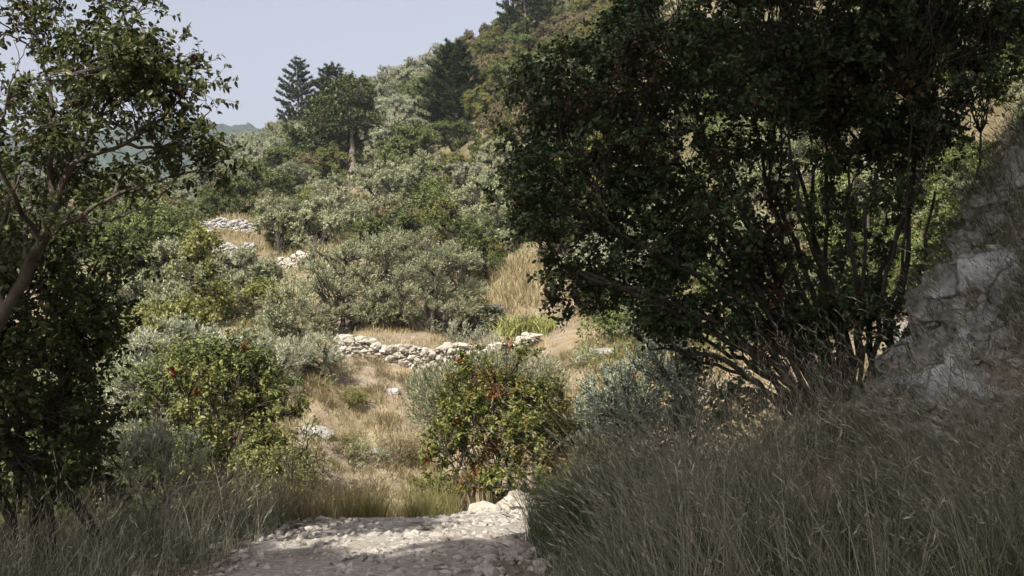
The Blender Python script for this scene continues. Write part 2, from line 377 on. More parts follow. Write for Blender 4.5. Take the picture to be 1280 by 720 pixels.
nu = 520; nv = 620
umax = math.asinh(1600 / 5.); vmin = math.asinh(-70 / 5.); vmax = math.asinh(2600 / 5.)
ux = 5 * np.sinh(np.linspace(-umax, umax, nu)); vy = 5 * np.sinh(np.linspace(vmin, vmax, nv))
X, Y = np.meshgrid(ux, vy); X = X.ravel(); Y = Y.ravel(); Z = H(X, Y)
g = Geo()
ii = (np.arange(nv - 1)[:, None] * nu + np.arange(nu - 1)[None]).ravel()
g.add(np.stack([X, Y, Z], 1), np.stack([ii, ii + 1, ii + nu + 1, ii + nu], 1))
def terrain_mat():
    m, nt, out = newmat('dry_hillside')
    tc = N(nt, 'ShaderNodeTexCoord')
    def noise(s, d=8.): 
        n = N(nt, 'ShaderNodeTexNoise', Scale=s, Detail=d, Roughness=.6); nt.links.new(tc.outputs['Object'], n.inputs[0]); return n.outputs[0]
    straw = ramp(nt, noise(1.6), [(.3, (.10, .078, .045)), (.5, (.20, .16, .095)), (.7, (.30, .245, .155))])
    soil = ramp(nt, noise(3.1), [(.3, (.11, .088, .06)), (.55, (.21, .175, .13)), (.75, (.34, .305, .25))])
    green = ramp(nt, noise(2.2), [(.35, (.05, .05, .024)), (.65, (.12, .105, .055))])
    mx = N(nt, 'ShaderNodeMix', data_type='RGBA'); nt.links.new(ramp(nt, noise(.35), [(.45, (0, 0, 0)), (.6, (1, 1, 1))]).outputs[0], mx.inputs[0])
    nt.links.new(straw.outputs[0], mx.inputs[6]); nt.links.new(soil.outputs[0], mx.inputs[7])
    at = N(nt, 'ShaderNodeAttribute', attribute_name='green')
    mx2 = N(nt, 'ShaderNodeMix', data_type='RGBA'); nt.links.new(at.outputs['Fac'], mx2.inputs[0]); nt.links.new(mx.outputs[2], mx2.inputs[6]); nt.links.new(green.outputs[0], mx2.inputs[7])
    pb = N(nt, 'ShaderNodeBsdfPrincipled', Roughness=.95); pb.inputs['Specular IOR Level'].default_value = .1
    nt.links.new(mx2.outputs[2], pb.inputs['Base Color'])
    bp = N(nt, 'ShaderNodeBump', Strength=.8, Distance=.12); nt.links.new(noise(4.5, 10.), bp.inputs['Height']); nt.links.new(bp.outputs[0], pb.inputs['Normal'])
    nt.links.new(pb.outputs[0], out.inputs[0]); return m
me = g.mesh('terrain', terrain_mat())
dist = np.hypot(X, Y)
gr = np.clip((dist - 40) / 40 + np.clip((X - 2.5 - .1 * Y) / 3, 0, 1) * (Y > 13), 0, 1) * np.clip(.75 + fbm2(X, Y, 14, 21) * 1.2, .25, 1)
at = me.attributes.new('green', 'FLOAT', 'POINT'); at.data.foreach_set('value', gr.astype(np.float32))
tag(link('terrain', me), kind='structure')

# far wooded hills
def far_hills():
    g = Geo()
    a = np.linspace(-1.1, 1.1, 620); r = np.linspace(0, 1, 46)
    A2, R2 = np.meshgrid(a, r); A2 = A2.ravel(); R2 = R2.ravel()
    d = 720 + R2 * 360
    x = np.sin(A2) * d; y = np.cos(A2) * d
    pxs = 640 + np.tan(np.clip(A2, -1.1, 1.1)) * F
    crest = np.interp(pxs, [-1500, -400, 100, 200, 260, 300, 350, 480, 700, 3000], [90, 140, 160, 178, 176, 173, 170, 168, 150, 90])
    prof = np.sin(np.clip(R2 * 1.25, 0, 1) * math.pi / 2)
    z = crest * prof * (1 + .08 * fbm2(x, y, 120, 33)) + np.abs(fbm2(x, y, 9, 35, 3)) * 11 + fbm2(x, y, 28, 37) * 6 - 6
    n = len(a); ii = (np.arange(len(r) - 1)[:, None] * n + np.arange(n - 1)[None]).ravel()
    g.add(np.stack([x, y, z], 1), np.stack([ii, ii + 1, ii + n + 1, ii + n], 1))
    mt = noisemat('far_wood_canopy', [(.35, (.012, .022, .014)), (.55, (.026, .04, .022)), (.7, (.045, .06, .03))], .12, bump=1., bscale=.25, dist=4)
    tag(link('far_hills', g.mesh('far_hills', mt)), kind='structure')
far_hills()

# path
def build_path():
    t = np.linspace(0, 1, 260)
    seg = np.linalg.norm(np.diff(PATH, axis=0), axis=1); cu = np.append(0, np.cumsum(seg)) / seg.sum()
    cx = np.interp(t, cu, PATH[:, 0]); cy = np.interp(t, cu, PATH[:, 1])
    k = np.ones(9) / 9
    pad = lambda q: np.convolve(np.pad(q, 4, mode='edge'), k, 'valid')
    cx = pad(cx); cy = pad(cy)
    tx = np.gradient(cx); ty = np.gradient(cy); L = np.hypot(tx, ty); nx = ty / L; ny = -tx / L
    hw = 1.08 + .14 * np.sin(t * 41) + .1 * np.sin(t * 97 + 1)
    s = np.linspace(-1, 1, 41)
    x = cx[:, None] + nx[:, None] * hw[:, None] * s; y = cy[:, None] + ny[:, None] * hw[:, None] * s
    x = x.ravel(); y = y.ravel()
    z = H(x, y) + .02 + fbm2(x, y, .5, 4, 4) * .03 - .028 * np.tile(np.abs(s) ** 6, 260)
    g = Geo(); n = 41; ii = (np.arange(259)[:, None] * n + np.arange(40)[None]).ravel()
    g.add(np.stack([x, y, z], 1), np.stack([ii, ii + 1, ii + n + 1, ii + n], 1))
    mt = noisemat('gravel_path', [(.3, (.17, .15, .125)), (.5, (.33, .305, .265)), (.72, (.47, .44, .395))], 22, detail=14, rough=.97, bump=.8, bscale=75, dist=.015,
                  stops2=[(.35, (.72, .68, .62)), (.6, (1, 1, 1))], scale2=1.4)
    tag(link('path', g.mesh('path', mt)), kind='structure')
build_path()

# ------------------------------------------------------------------ rocks
def ico(sub):
    bm = bmesh.new(); bmesh.ops.create_icosphere(bm, subdivisions=sub, radius=1)
    v = np.array([x.co[:] for x in bm.verts]); bm.verts.index_update()
    f = np.array([[q.index for q in fa.verts] for fa in bm.faces]); bm.free(); return v, f
ICO = {k: ico(k) for k in (1, 2, 3, 4, 5)}
def stone(rng, size, sub=3, planes=12, rough=.05, seed=0):
    v, f = ICO[sub]; n = nz(v)
    p = nz(rng.normal(0, 1, (planes, 3))); dd = rng.uniform(.62, .95, planes)
    r = np.min(dd[None] / np.maximum(n @ p.T, .12), 1); r = np.minimum(r, 1.25)
    q = n * r[:, None]
    if rough: q = q * (1 + rough * 2 * fbm(n * 2.3 + rng.uniform(0, 50, 3), seed, 4))[:, None]
    return q * np.asarray(size), f
def rotz(v, a, tilt=0.):
    ca, sa = math.cos(a), math.sin(a); v = v @ np.array([[ca, sa, 0], [-sa, ca, 0], [0, 0, 1]])
    ct, st_ = math.cos(tilt), math.sin(tilt); return v @ np.array([[1, 0, 0], [0, ct, st_], [0, -st_, ct]])

def hit(px, py, d0=3., d1=80., n=1500):
    d = np.linspace(d0, d1, n); p = np.array([P(px, py, q) for q in (d0, d1)])
    t = (d - d0) / (d1 - d0); x = p[0, 0] + (p[1, 0] - p[0, 0]) * t; z = p[0, 2] + (p[1, 2] - p[0, 2]) * t
    k = np.where(z < H(x, d))[0]
    k = k[0] if len(k) else 0
    return np.array([x[k], d[k], z[k]])

def boulder(loc, size, label, seed, name='boulder', cat='boulder', group=None, mat='rock', sub=5, planes=16, rough=.06):
    rng = np.random.default_rng(seed)
    v, f = stone(rng, size, sub, planes, rough, seed); v = rotz(v, rng.uniform(0, 6.28), rng.uniform(-.25, .25))
    g = Geo(); g.add(v, f)
    o = link(name, g.mesh(name, M[mat], smooth=False)); o.location = [float(q) for q in loc]
    return tag(o, label, cat, group)

# ------------------------------------------------------------------ grass
def blades(g, rng, base, h, lean, wd, curl=.35, facing=None):
    n = len(base); t = np.array([0, .35, .7, 1.0])
    az = rng.uniform(0, 6.283, n); sd = np.stack([np.cos(az), np.sin(az), np.zeros(n)], 1)
    ln = np.concatenate([lean, np.zeros((n, 1))], 1)
    pts = base[:, None] + np.array([0, 0, 1.]) * (h[:, None, None] * (t - curl * .45 * t ** 3 * np.linalg.norm(lean, axis=1)[:, None])[:, :, None]) + ln[:, None] * (h[:, None] * t[None] ** 1.7)[:, :, None]
    ww = (wd[:, None] * np.array([1, .85, .55, .12])[None])[:, :, None] * .5
    v = np.stack([pts - sd[:, None] * ww, pts + sd[:, None] * ww], 2).reshape(n * 8, 3)
    b = np.arange(n)[:, None] * 8
    f = np.concatenate([b + np.array([[0, 1, 3, 2]]), b + np.array([[2, 3, 5, 4]]), b + np.array([[4, 5, 7, 6]])])
    g.add(v, f)
    return pts[:, -1]

def grass_patch(name, rng, xy, hmin, hmax, lean_bias, lean_sd, width, mat, seed_heads=0., curl=.35, sink=.02):
    x, y = xy; n = len(x); z = H(x, y) - sink
    g = Geo(); h = rng.uniform(hmin, hmax, n) * rng.uniform(.6, 1, n)
    lean = np.asarray(lean_bias)[None] + rng.normal(0, lean_sd, (n, 2))
    tip = blades(g, rng, np.stack([x, y, z], 1), h, lean, width * rng.uniform(.6, 1.3, n), curl)
    if seed_heads:
        k = np.where((rng.random(n) < seed_heads) & (h > hmin * .9))[0]
        d = nz(np.concatenate([lean[k], np.full((len(k), 1), .6)], 1))
        for rep in range(3):
            leaves(g, tip[k] - d * .04 * rep, d + rng.normal(0, .15, (len(k), 3)), rng.normal(0, 1, (len(k), 3)), np.full(len(k), .05), np.full(len(k), .006), False)
    return tag(link(name, g.mesh(name, M[mat])), kind='stuff')

def clustered(rng, n, xmin, xmax, ymin, ymax, ncl, sd, keep=None):
    cx = rng.uniform(xmin, xmax, ncl); cy = rng.uniform(ymin, ymax, ncl)
    k = rng.integers(0, ncl, n)
    x = cx[k] + rng.normal(0, sd, n); y = cy[k] + rng.normal(0, sd, n)
    if keep is not None:
        m = keep(x, y); x = x[m]; y = y[m]
    return x, y

# ------------------------------------------------------------------ plants
def E(px, py, d, rx, ry, rd=None, wgt=1.):
    """ellipsoid seen at pixel (px,py) with pixel radii, rd = depth radius in metres"""
    p = P(px, py, d); k = d / F
    return (p, (rx * k, rd if rd else rx * k, ry * k), wgt)

def plant(name, label, cat, base, ells, n_tip, mat, seed, k1=5, k2=6, r0=.03, bark='bark', spread=.12, lean=None, wob=.03, twigs=False,
          sh=None, parts=('stem', 'foliage'), group=None, extra=None, shell=.4, tmin=.25, reach=.85, sides=(7, 5, 4), twig=.004, clean=None, clump=0., split=None):
    rng = np.random.default_rng(seed)
    base = np.asarray(base, float)
    t = thing(name, label, cat, base, group)
    ells = [(np.asarray(e[0]) - base, *e[1:]) for e in ells]
    tips, out = clumped(rng, ells, n_tip, clump, shell) if clump else in_ells(rng, ells, n_tip, shell)
    if clean is not None:
        m = clean(tips + base); tips = tips[m]; out = out[m]
    gz = H(tips[:, 0] + base[0], tips[:, 1] + base[1]) - base[2]
    m = tips[:, 2] > gz + .03; tips = tips[m]; out = out[m]
    gb = Geo(); gl = Geo()
    arr = grow(gb, rng, (0, 0, 0), tips, k1, k2, r0, spread, wob, sides, lean, tmin, twig, reach)
    out = nz(out * .6 + arr * .6)
    if split:
        nm, mt, sc, thr = split
        sel = fbm(tips / sc + seed, seed, 2) > thr
        g2 = Geo(); shoots(g2, None, rng, tips[sel], out[sel], **sh)
        link(nm, g2.mesh(nm, M[mt]), t)
        shoots(gl, gb if twigs else None, rng, tips[~sel], out[~sel], **sh)
    else: shoots(gl, gb if twigs else None, rng, tips, out, **sh)
    link(parts[0], gb.mesh(parts[0], M[bark]), t)
    cr = link(parts[1], gl.mesh(parts[1], M[mat]), t)
    if extra:
        for (nm, mt, frac, kw) in extra:
            sel = np.argsort(-(out[:, 2] * .4 - out[:, 1] + rng.normal(0, .7, len(out))))[:int(frac)]
            for q in sel:
                ge = Geo(); shoots(ge, ge, rng, tips[q:q + 1], out[q:q + 1], **kw)
                link(nm, ge.mesh(nm, M[mt]), t)
    return t

# ================================================================== FOREGROUND TREES
def attach(gb, rng, stems, tips, out, ncl, twig=.0025, wob=.035, r1=.011):
    Q = np.concatenate([q for q, r in stems]); Rr = np.concatenate([r for q, r in stems]); T = np.concatenate([nz(np.gradient(q, axis=0)) for q, r in stems])
    lab, cen = kmeans(tips, ncl, rng, 4)
    for c in range(len(cen)):
        ids = np.where(lab == c)[0]
        if not len(ids): continue
        C = cen[c]
        k = int(np.argmin(np.linalg.norm(Q - C, axis=1) + .8 * np.maximum(0, Q[:, 2] - C[2] + .2) + rng.uniform(0, .25, len(Q))))
        a = Q[k]; L = np.linalg.norm(C - a)
        br = curve(a, a + (C - a) * .92, nz(T[k] + nz(C - a) * .9 + rng.normal(0, .2, 3)), 8, wob, rng)
        r0 = min(Rr[k] * .7, r1 * (.6 + .6 * min(L, 1.2)))
        rb = np.linspace(r0, max(twig * 1.5, r0 * .35), 8); tube(gb, br, rb, 5)
        for jx in ids:
            i1 = rng.integers(3, 8)
            tw = curve(br[i1], tips[jx], nz(nz(br[i1] - br[i1 - 1]) + nz(tips[jx] - br[i1])), 5, wob, rng)
            tube(gb, tw, np.linspace(max(rb[i1] * .6, twig * 1.2), twig * .8, 5), 4); out[jx] = nz(out[jx] * .5 + nz(tw[-1] - tw[-2]))

def spline(p, n, rng, jit):
    tt = np.linspace(0, len(p) - 1, n); p = np.asarray(p)
    q = np.stack([np.interp(tt, np.arange(len(p)), p[:, i]) for i in range(3)], 1)
    for _ in range(3): q[1:-1] = (q[:-2] + 2 * q[1:-1] + q[2:]) / 4
    return q + np.concatenate([[[0, 0, 0]], rng.normal(0, jit, (n - 2, 3)), [[0, 0, 0]]])

RT = 9.6
def smoke_tree():
    rng = np.random.default_rng(21); o = ground(1045, 9.4)
    t = thing('smoke_tree', 'large dark tree with many thin stems fanning out over the long grass bank', 'tree', o)
    gb = Geo(); stems = []
    fans = [[(1015, 505), (950, 440), (880, 392), (800, 362), (715, 330)], [(1030, 495), (960, 405), (900, 325), (830, 255), (765, 190)], [(1022, 500), (955, 420), (880, 350), (800, 300), (700, 255)],
            [(1040, 492), (1000, 400), (945, 300), (905, 210), (875, 100)], [(1045, 490), (1015, 395), (985, 295), (955, 185), (945, 50)], [(1055, 488), (1045, 405), (1025, 335), (995, 275), (985, 180), (1010, 50)],
            [(1068, 482), (1078, 395), (1070, 305), (1058, 210), (1080, 80)], [(1080, 476), (1098, 395), (1115, 305), (1135, 205), (1150, 50)], [(1092, 470), (1130, 405), (1155, 335), (1182, 240), (1205, 90)],
            [(1000, 512), (930, 466), (850, 444), (765, 425)], [(1010, 505), (935, 455), (870, 420), (780, 395)], [(1035, 494), (985, 410), (925, 330), (865, 270), (815, 150)]]
    for i, fn in enumerate(fans):
        for rep in range(3 if i < 9 else 2):
            f = np.array(fn, float); n = len(f)
            off = rng.normal(0, 1, 2) * (0, 0) if rep == 0 else rng.normal(0, 1, 2) * (26, 14)
            dd = rng.normal(0, .55)
            p = np.array([P(f[k, 0] + off[0] * (k / (n - 1)) ** .7 * 1.5 + rng.normal(0, 10), f[k, 1] + off[1] * k / (n - 1), RT + dd * k / (n - 1)) for k in range(n)]) - o
            p[0][2] -= .12; cut = rng.uniform(.75, 1)
            q = spline(p, 16, rng, .02)[:int(16 * cut)]
            r = np.linspace(rng.uniform(.018, .042), .006, 16)[:len(q)]
            tube(gb, q, r * (1 + rng.normal(0, .05, len(q))), 7); stems.append((q, r))
    ells = [E(745, 205, RT, 100, 115, 1.0, 1.1), E(690, 135, RT, 42, 46, .5, 1.2), E(676, 255, RT, 42, 75, .6, 1.1), E(850, 105, RT, 150, 115, 1.3), E(1000, 45, RT, 170, 110, 1.4), E(1150, 60, RT, 105, 135, 1.1, 1.0), E(1215, 30, RT, 55, 90, .8),
            E(775, 320, RT, 95, 72, 1.0, .9), E(900, 290, RT, 95, 85, 1.0, .75), E(900, -80, RT, 200, 90, 1.3, .8), E(1100, -90, RT, 170, 90, 1.3, .8), E(1060, 180, RT, 120, 85, .9, .6), E(1160, 210, RT, 50, 70, .6, .5),
            E(715, 365, RT, 35, 32, .4), E(800, 390, RT, 85, 36, .6, .95), E(880, 430, RT, 75, 30, .6, .8), E(945, 390, RT, 70, 65, .6, .5), E(1060, 320, RT, 110, 110, .9, .38), E(950, 518, RT, 40, 13, .25, .9), E(960, 445, RT, 85, 45, .6, .7), E(1085, 410, RT, 60, 60, .6, .3)]
    ells = [(np.asarray(e[0]) - o, e[1], e[2]) for e in ells]
    tips, out = clumped(rng, ells, 3500, .24, .1, 7)
    attach(gb, rng, stems, tips, out, 420, .0026)
    sh = dict(n_sh=4, sh_len=.19, n_lf=9, L=.048, W=.031, wo=.8, wu=.25, wr=1.0, a=.35, b=1., grav=.25, nrand=.9)
    brown = fbm(tips / .55, 4, 2) > .27
    gl = Geo(); g2 = Geo()
    shoots(gl, None, rng, tips[~brown], out[~brown], **sh); shoots(g2, None, rng, tips[brown], out[brown], **sh)
    link('stem', gb.mesh('stem', M['bark']), t); link('crown', gl.mesh('crown', M['darkleaf']), t); link('reddish_foliage', g2.mesh('reddish_foliage', M['brownleaf']), t)
    sel = np.argsort(out[:, 1] + rng.normal(0, .8, len(out)))[:85]
    for q in sel:
        ge = Geo(); shoots(ge, ge, rng, tips[q:q + 1], out[q:q + 1], 9, .11, 9, .02, .008, wo=.6, wu=.3, wr=1., full=False)
        link('seed_cluster', ge.mesh('seed_cluster', M['seed']), t)
smoke_tree()

LT = 6.9
lt_base = np.array([-3.55, 6.9, G(-3.55, 6.9)])
def left_tree():
    rng = np.random.default_rng(5)
    t = thing('turpentine_tree', 'tree with thin grey curving trunk and open leafy crown against the sky', 'tree', lt_base)
    o = lt_base; gb = Geo(); gl = Geo(); stems = []
    Q = lambda px, py, dd=0.: P(px, py, LT + dd) - o
    def limb(pts, r0, r1, n=16):
        q = spline(pts, n, rng, .007); r = np.linspace(r0, r1, n) * (1 + rng.normal(0, .04, n)); tube(gb, q, r, 8); return q, r
    limb([np.array((0, 0, -.1)), Q(-62, 560), Q(-30, 450), Q(8, 392), Q(32, 345), Q(52, 300), Q(72, 250)], .052, .032, 26)
    L = [([Q(72, 250), Q(82, 215), Q(100, 195), Q(160, 180), Q(205, 150), Q(238, 105)], .024, .004),
         ([Q(72, 250), Q(58, 220), Q(70, 170), Q(62, 110), Q(45, 50), Q(40, -10)], .022, .005),
         ([Q(66, 285), Q(100, 275), Q(140, 245), Q(185, 228), Q(240, 215)], .02, .004),
         ([Q(100, 195), Q(120, 150), Q(150, 110), Q(160, 60), Q(155, 0)], .018, .004),
         ([Q(160, 180), Q(210, 190), Q(262, 140)], .012, .003), ([Q(82, 215), Q(95, 150), Q(110, 90), Q(125, 20)], .016, .004),
         ([Q(8, 392), Q(-10, 340), Q(0, 280), Q(25, 210), Q(15, 120)], .024, .005), ([Q(100, 275), Q(130, 280), Q(170, 262), Q(200, 260)], .012, .003),
         ([Q(32, 345, .1), Q(30, 280, .4), Q(55, 200, .8), Q(90, 110, .9), Q(95, 40, .9)], .02, .004),
         ([Q(52, 300), Q(20, 260, -.4), Q(-10, 180, -.7), Q(20, 90, -.8)], .02, .004),
         ([Q(140, 245), Q(160, 210, .3), Q(190, 195, .4), Q(215, 165, .4)], .012, .003)]
    for pts, a, b in L: stems.append(limb(pts, a, b))
    ells = [E(55, 55, LT, 130, 110, .9), E(175, 50, LT, 48, 65, .5), E(232, 95, LT, 38, 28, .3, .9), E(120, 165, LT, 125, 80, .9), E(235, 205, LT, 48, 32, .4, 1.1), E(30, 250, LT, 90, 100, .8), E(190, 130, LT, 55, 60, .5), E(160, 250, LT, 60, 30, .4, .7), E(262, 140, LT, 14, 8, .12, .5), E(60, -60, LT, 150, 60, .8)]
    ells = [(np.asarray(e[0]) - o, e[1], e[2]) for e in ells]
    tips, out = clumped(rng, ells, 820, .13, .15, 4)
    pxs = 640 + (tips[:, 0] + o[0]) / (tips[:, 1] + o[1]) * F; pys = 400 - (tips[:, 2] + o[2] - 1.6) / (tips[:, 1] + o[1]) * F
    m = ~((np.hypot((pxs - 92) / 24, (pys - 8) / 34) < 1)) & (pxs < 285)
    tips = tips[m]; out = out[m]
    attach(gb, rng, stems, tips, out, 150, .002, .04, .008)
    shoots(gl, gb, rng, tips, out, 3, .17, 8, .042, .025, wo=.9, wu=.35, wr=.9, a=.45, b=.9, grav=.12, twig=.0014, nrand=.8)
    link('trunk', gb.mesh('trunk', M['barkgrey']), t); link('crown', gl.mesh('crown', M['leftleaf']), t)
    for px, py, r in ((211, 95, .055), (226, 118, .04), (242, 73, .04)):
        g = Geo(); p = Q(px, py)[None]
        shoots(g, g, rng, p, np.array([[0, 0, 1.]]), 60, r, 8, .016, .006, wo=.1, wu=.1, wr=1, full=False)
        link('seed_cluster', g.mesh('seed_cluster', M['seed']), t)
left_tree()

plant('evergreen_oak', 'dense dark evergreen bush filling the shade below the pale left trunk', 'bush', ground(60, 7.6),
      [E(50, 400, 7.7, 95, 110, .9), E(50, 530, 7.7, 90, 90, .9), E(118, 420, 7.9, 28, 50, .5), E(-80, 420, 7.6, 90, 160, .9), E(-70, 220, 7.6, 80, 120, .8), E(145, 330, 8.2, 32, 30, .4, .7), E(30, 320, 7.9, 70, 60, .6), E(100, 520, 8, 28, 55, .5)],
      720, 'darkoak', 8, k1=7, k2=8, r0=.045, spread=.25, shell=.1,
      sh=dict(n_sh=4, sh_len=.2, n_lf=9, L=.05, W=.030, wo=.7, wu=.3, wr=1., a=.4, b=.9))

# ================================================================== BUSHES BEYOND THE PATH
plant('sumac_bush', 'broad sunlit yellow-green bush with crimson seed sprays left of the path end', 'bush', ground(262, 11.6),
      [E(250, 520, 11.6, 80, 75, .8), E(330, 540, 11.6, 45, 55, .6), E(180, 510, 11.6, 45, 36, .6), E(300, 490, 11.7, 48, 40, .6), E(235, 475, 11.8, 45, 32, .5), E(348, 500, 11.8, 24, 34, .4), E(160, 560, 11.4, 45, 40, .5), E(270, 455, 11.8, 12, 20, .25), E(205, 590, 11.3, 60, 30, .5), E(310, 595, 11.2, 50, 30, .4)],
      560, 'sumac', 31, k1=10, k2=7, r0=.02, spread=.35, shell=.3, clump=.2, sh=dict(n_sh=4, sh_len=.2, n_lf=8, L=.055, W=.024, wo=.9, wu=.5, wr=.7, puff=.4, nrand=.6), split=('turning_foliage', 'oak', .5, .12), twigs=True,
      extra=[('seed_spray', 'redleaf', 9, dict(n_sh=9, sh_len=.12, n_lf=7, L=.024, W=.012))])
plant('sumac_bush', 'loose green bush with rusty orange patches beside the white boulder', 'bush', ground(640, 11.9),
      [E(620, 545, 11.9, 62, 62, .8), E(560, 585, 11.8, 30, 38, .5), E(682, 500, 11.9, 38, 48, .5), E(612, 478, 12, 34, 28, .5), E(575, 510, 11.9, 30, 30, .5), E(705, 545, 11.9, 22, 50, .4), E(620, 600, 11.7, 70, 30, .6), E(650, 460, 12, 16, 22, .3), E(540, 545, 11.8, 16, 16, .3), E(680, 575, 11.8, 38, 45, .5)],
      520, 'sumacwarm', 32, k1=9, k2=7, r0=.02, spread=.28, shell=.3, clump=.18, sh=dict(n_sh=4, sh_len=.19, n_lf=8, L=.052, W=.023, wo=.9, wu=.5, wr=.7, puff=.4, nrand=.6), split=('rusty_foliage', 'rustleaf', .42, .24), twigs=True,
      extra=[('red_leaf_spray', 'redleaf', 8, dict(n_sh=5, sh_len=.13, n_lf=6, L=.04, W=.018))])
plant('olive_bush', 'grey-green feathery bush between the stone wall and the reddening bush', 'bush', ground(585, 15.5),
      [E(560, 510, 15.5, 42, 38, .7), E(640, 478, 15.6, 55, 26, .7), E(600, 490, 15.5, 46, 34, .7), E(535, 485, 15.5, 24, 16, .4), E(685, 485, 15.7, 22, 18, .4)],
      420, 'olive', 33, k1=7, k2=7, r0=.03, spread=.25, shell=.3, sh=dict(n_sh=5, sh_len=.3, n_lf=9, L=.07, W=.013, wo=.7, wu=.7, wr=.6, a=1, b=.5, grav=-.1))
plant('juniper', 'blue-grey pointed juniper at the foot of the big dark tree', 'bush', ground(815, 13),
      [E(815, 495, 13, 62, 58, .8), E(835, 455, 13, 34, 32, .4), E(770, 515, 13, 46, 50, .6), E(872, 500, 13, 42, 52, .6), E(738, 545, 13, 36, 42, .4), E(820, 555, 13, 80, 45, .8), E(700, 565, 12.7, 28, 30, .4)],
      820, 'juniper', 34, k1=9, k2=8, r0=.022, spread=.3, shell=.45, sh=dict(n_sh=6, sh_len=.17, n_lf=9, L=.035, W=.016, wo=.8, wu=.6, wr=.55, a=1, b=.5, grav=-.15))
plant('grey_shrub', 'small pale grey-leaved shrub in front of the left green bush', 'shrub', ground(195, 9.6),
      [E(175, 585, 9.6, 42, 36, .4), E(225, 585, 9.6, 30, 38, .35), E(200, 555, 9.6, 20, 22, .25), E(150, 565, 9.6, 22, 25, .3)],
      130, 'olivepale', 35, k1=6, k2=5, r0=.012, spread=.15, sh=dict(n_sh=5, sh_len=.16, n_lf=9, L=.045, W=.013, wo=.6, wu=.9, wr=.5, a=1, b=.5, grav=-.1))
plant('low_shrub', 'sparse green shrub at the left path edge with thin dry stems', 'shrub', ground(365, 10.6),
      [E(360, 600, 10.6, 32, 40, .35), E(330, 610, 10.6, 30, 30, .3), E(385, 560, 10.7, 18, 35, .25)],
      110, 'sumac', 36, k1=6, k2=4, r0=.012, spread=.15, sh=dict(n_sh=3, sh_len=.14, n_lf=6, L=.035, W=.017), twigs=True)
plant('yellow_shrub', 'small yellowing shrub in front of the blue-grey juniper', 'shrub', ground(765, 10.6),
      [E(765, 575, 10.6, 45, 32, .4), E(735, 600, 10.6, 30, 24, .3), E(800, 600, 10.6, 30, 26, .3)],
      120, 'yellow', 37, k1=7, k2=4, r0=.01, spread=.2, sh=dict(n_sh=3, sh_len=.14, n_lf=7, L=.026, W=.014), twigs=True)
plant('yellow_shrub', 'straggly yellow shrub under the low bough of the big dark tree', 'shrub', ground(960, 9.8),
      [E(960, 560, 9.8, 50, 28, .4), E(920, 575, 9.8, 40, 22, .3), E(1000, 555, 9.9, 30, 24, .3)],
      110, 'brown', 38, k1=7, k2=4, r0=.01, spread=.2, sh=dict(n_sh=3, sh_len=.14, n_lf=7, L=.028, W=.014), twigs=True)
plant('red_stand_in', 'little scarlet-leaved stand-in for an unclear red spot behind the stems', 'sapling', ground(968, 15.5),
      [E(968, 368, 15.5, 7, 16, .1), E(972, 385, 15.5, 6, 10, .1)], 14, 'redleaf', 39, k1=2, k2=3, r0=.012, spread=.02, sh=dict(n_sh=4, sh_len=.08, n_lf=7, L=.05, W=.03))  # leafy stand-in for a small red spot of unknown nature
def low_bough():
    rng = np.random.default_rng(3); g = Geo()
    return
def dead_branch():
    rng = np.random.default_rng(4); b = ground(205, 8.9); g = Geo()
    pts = [(-8, 40), (0, 12), (6, -4), (22, -18), (45, -24), (62, -25)]
    p = np.array([P(205 + q[0], 628 + q[1], 8.9 + .004 * q[0]) - b for q in pts]); p[0][2] = -.05
    tube(g, p, np.array([.022, .02, .018, .016, .013, .007]), 7)
    tube(g, np.array([p[2], p[2] + (-.05, .03, .12), p[2] + (-.03, .05, .22)]), [.01, .008, .004], 5)
    tube(g, np.array([p[3], p[3] + (.03, -.03, -.12), p[3] + (.05, -.05, -.24)]), [.009, .007, .004], 5)
    o = link('dead_branch', g.mesh('dead_branch', M['deadwood'])); o.location = [float(q) for q in b]
    tag(o, 'bare pale branch arching over the dry grass left of the path', 'branch')
dead_branch()

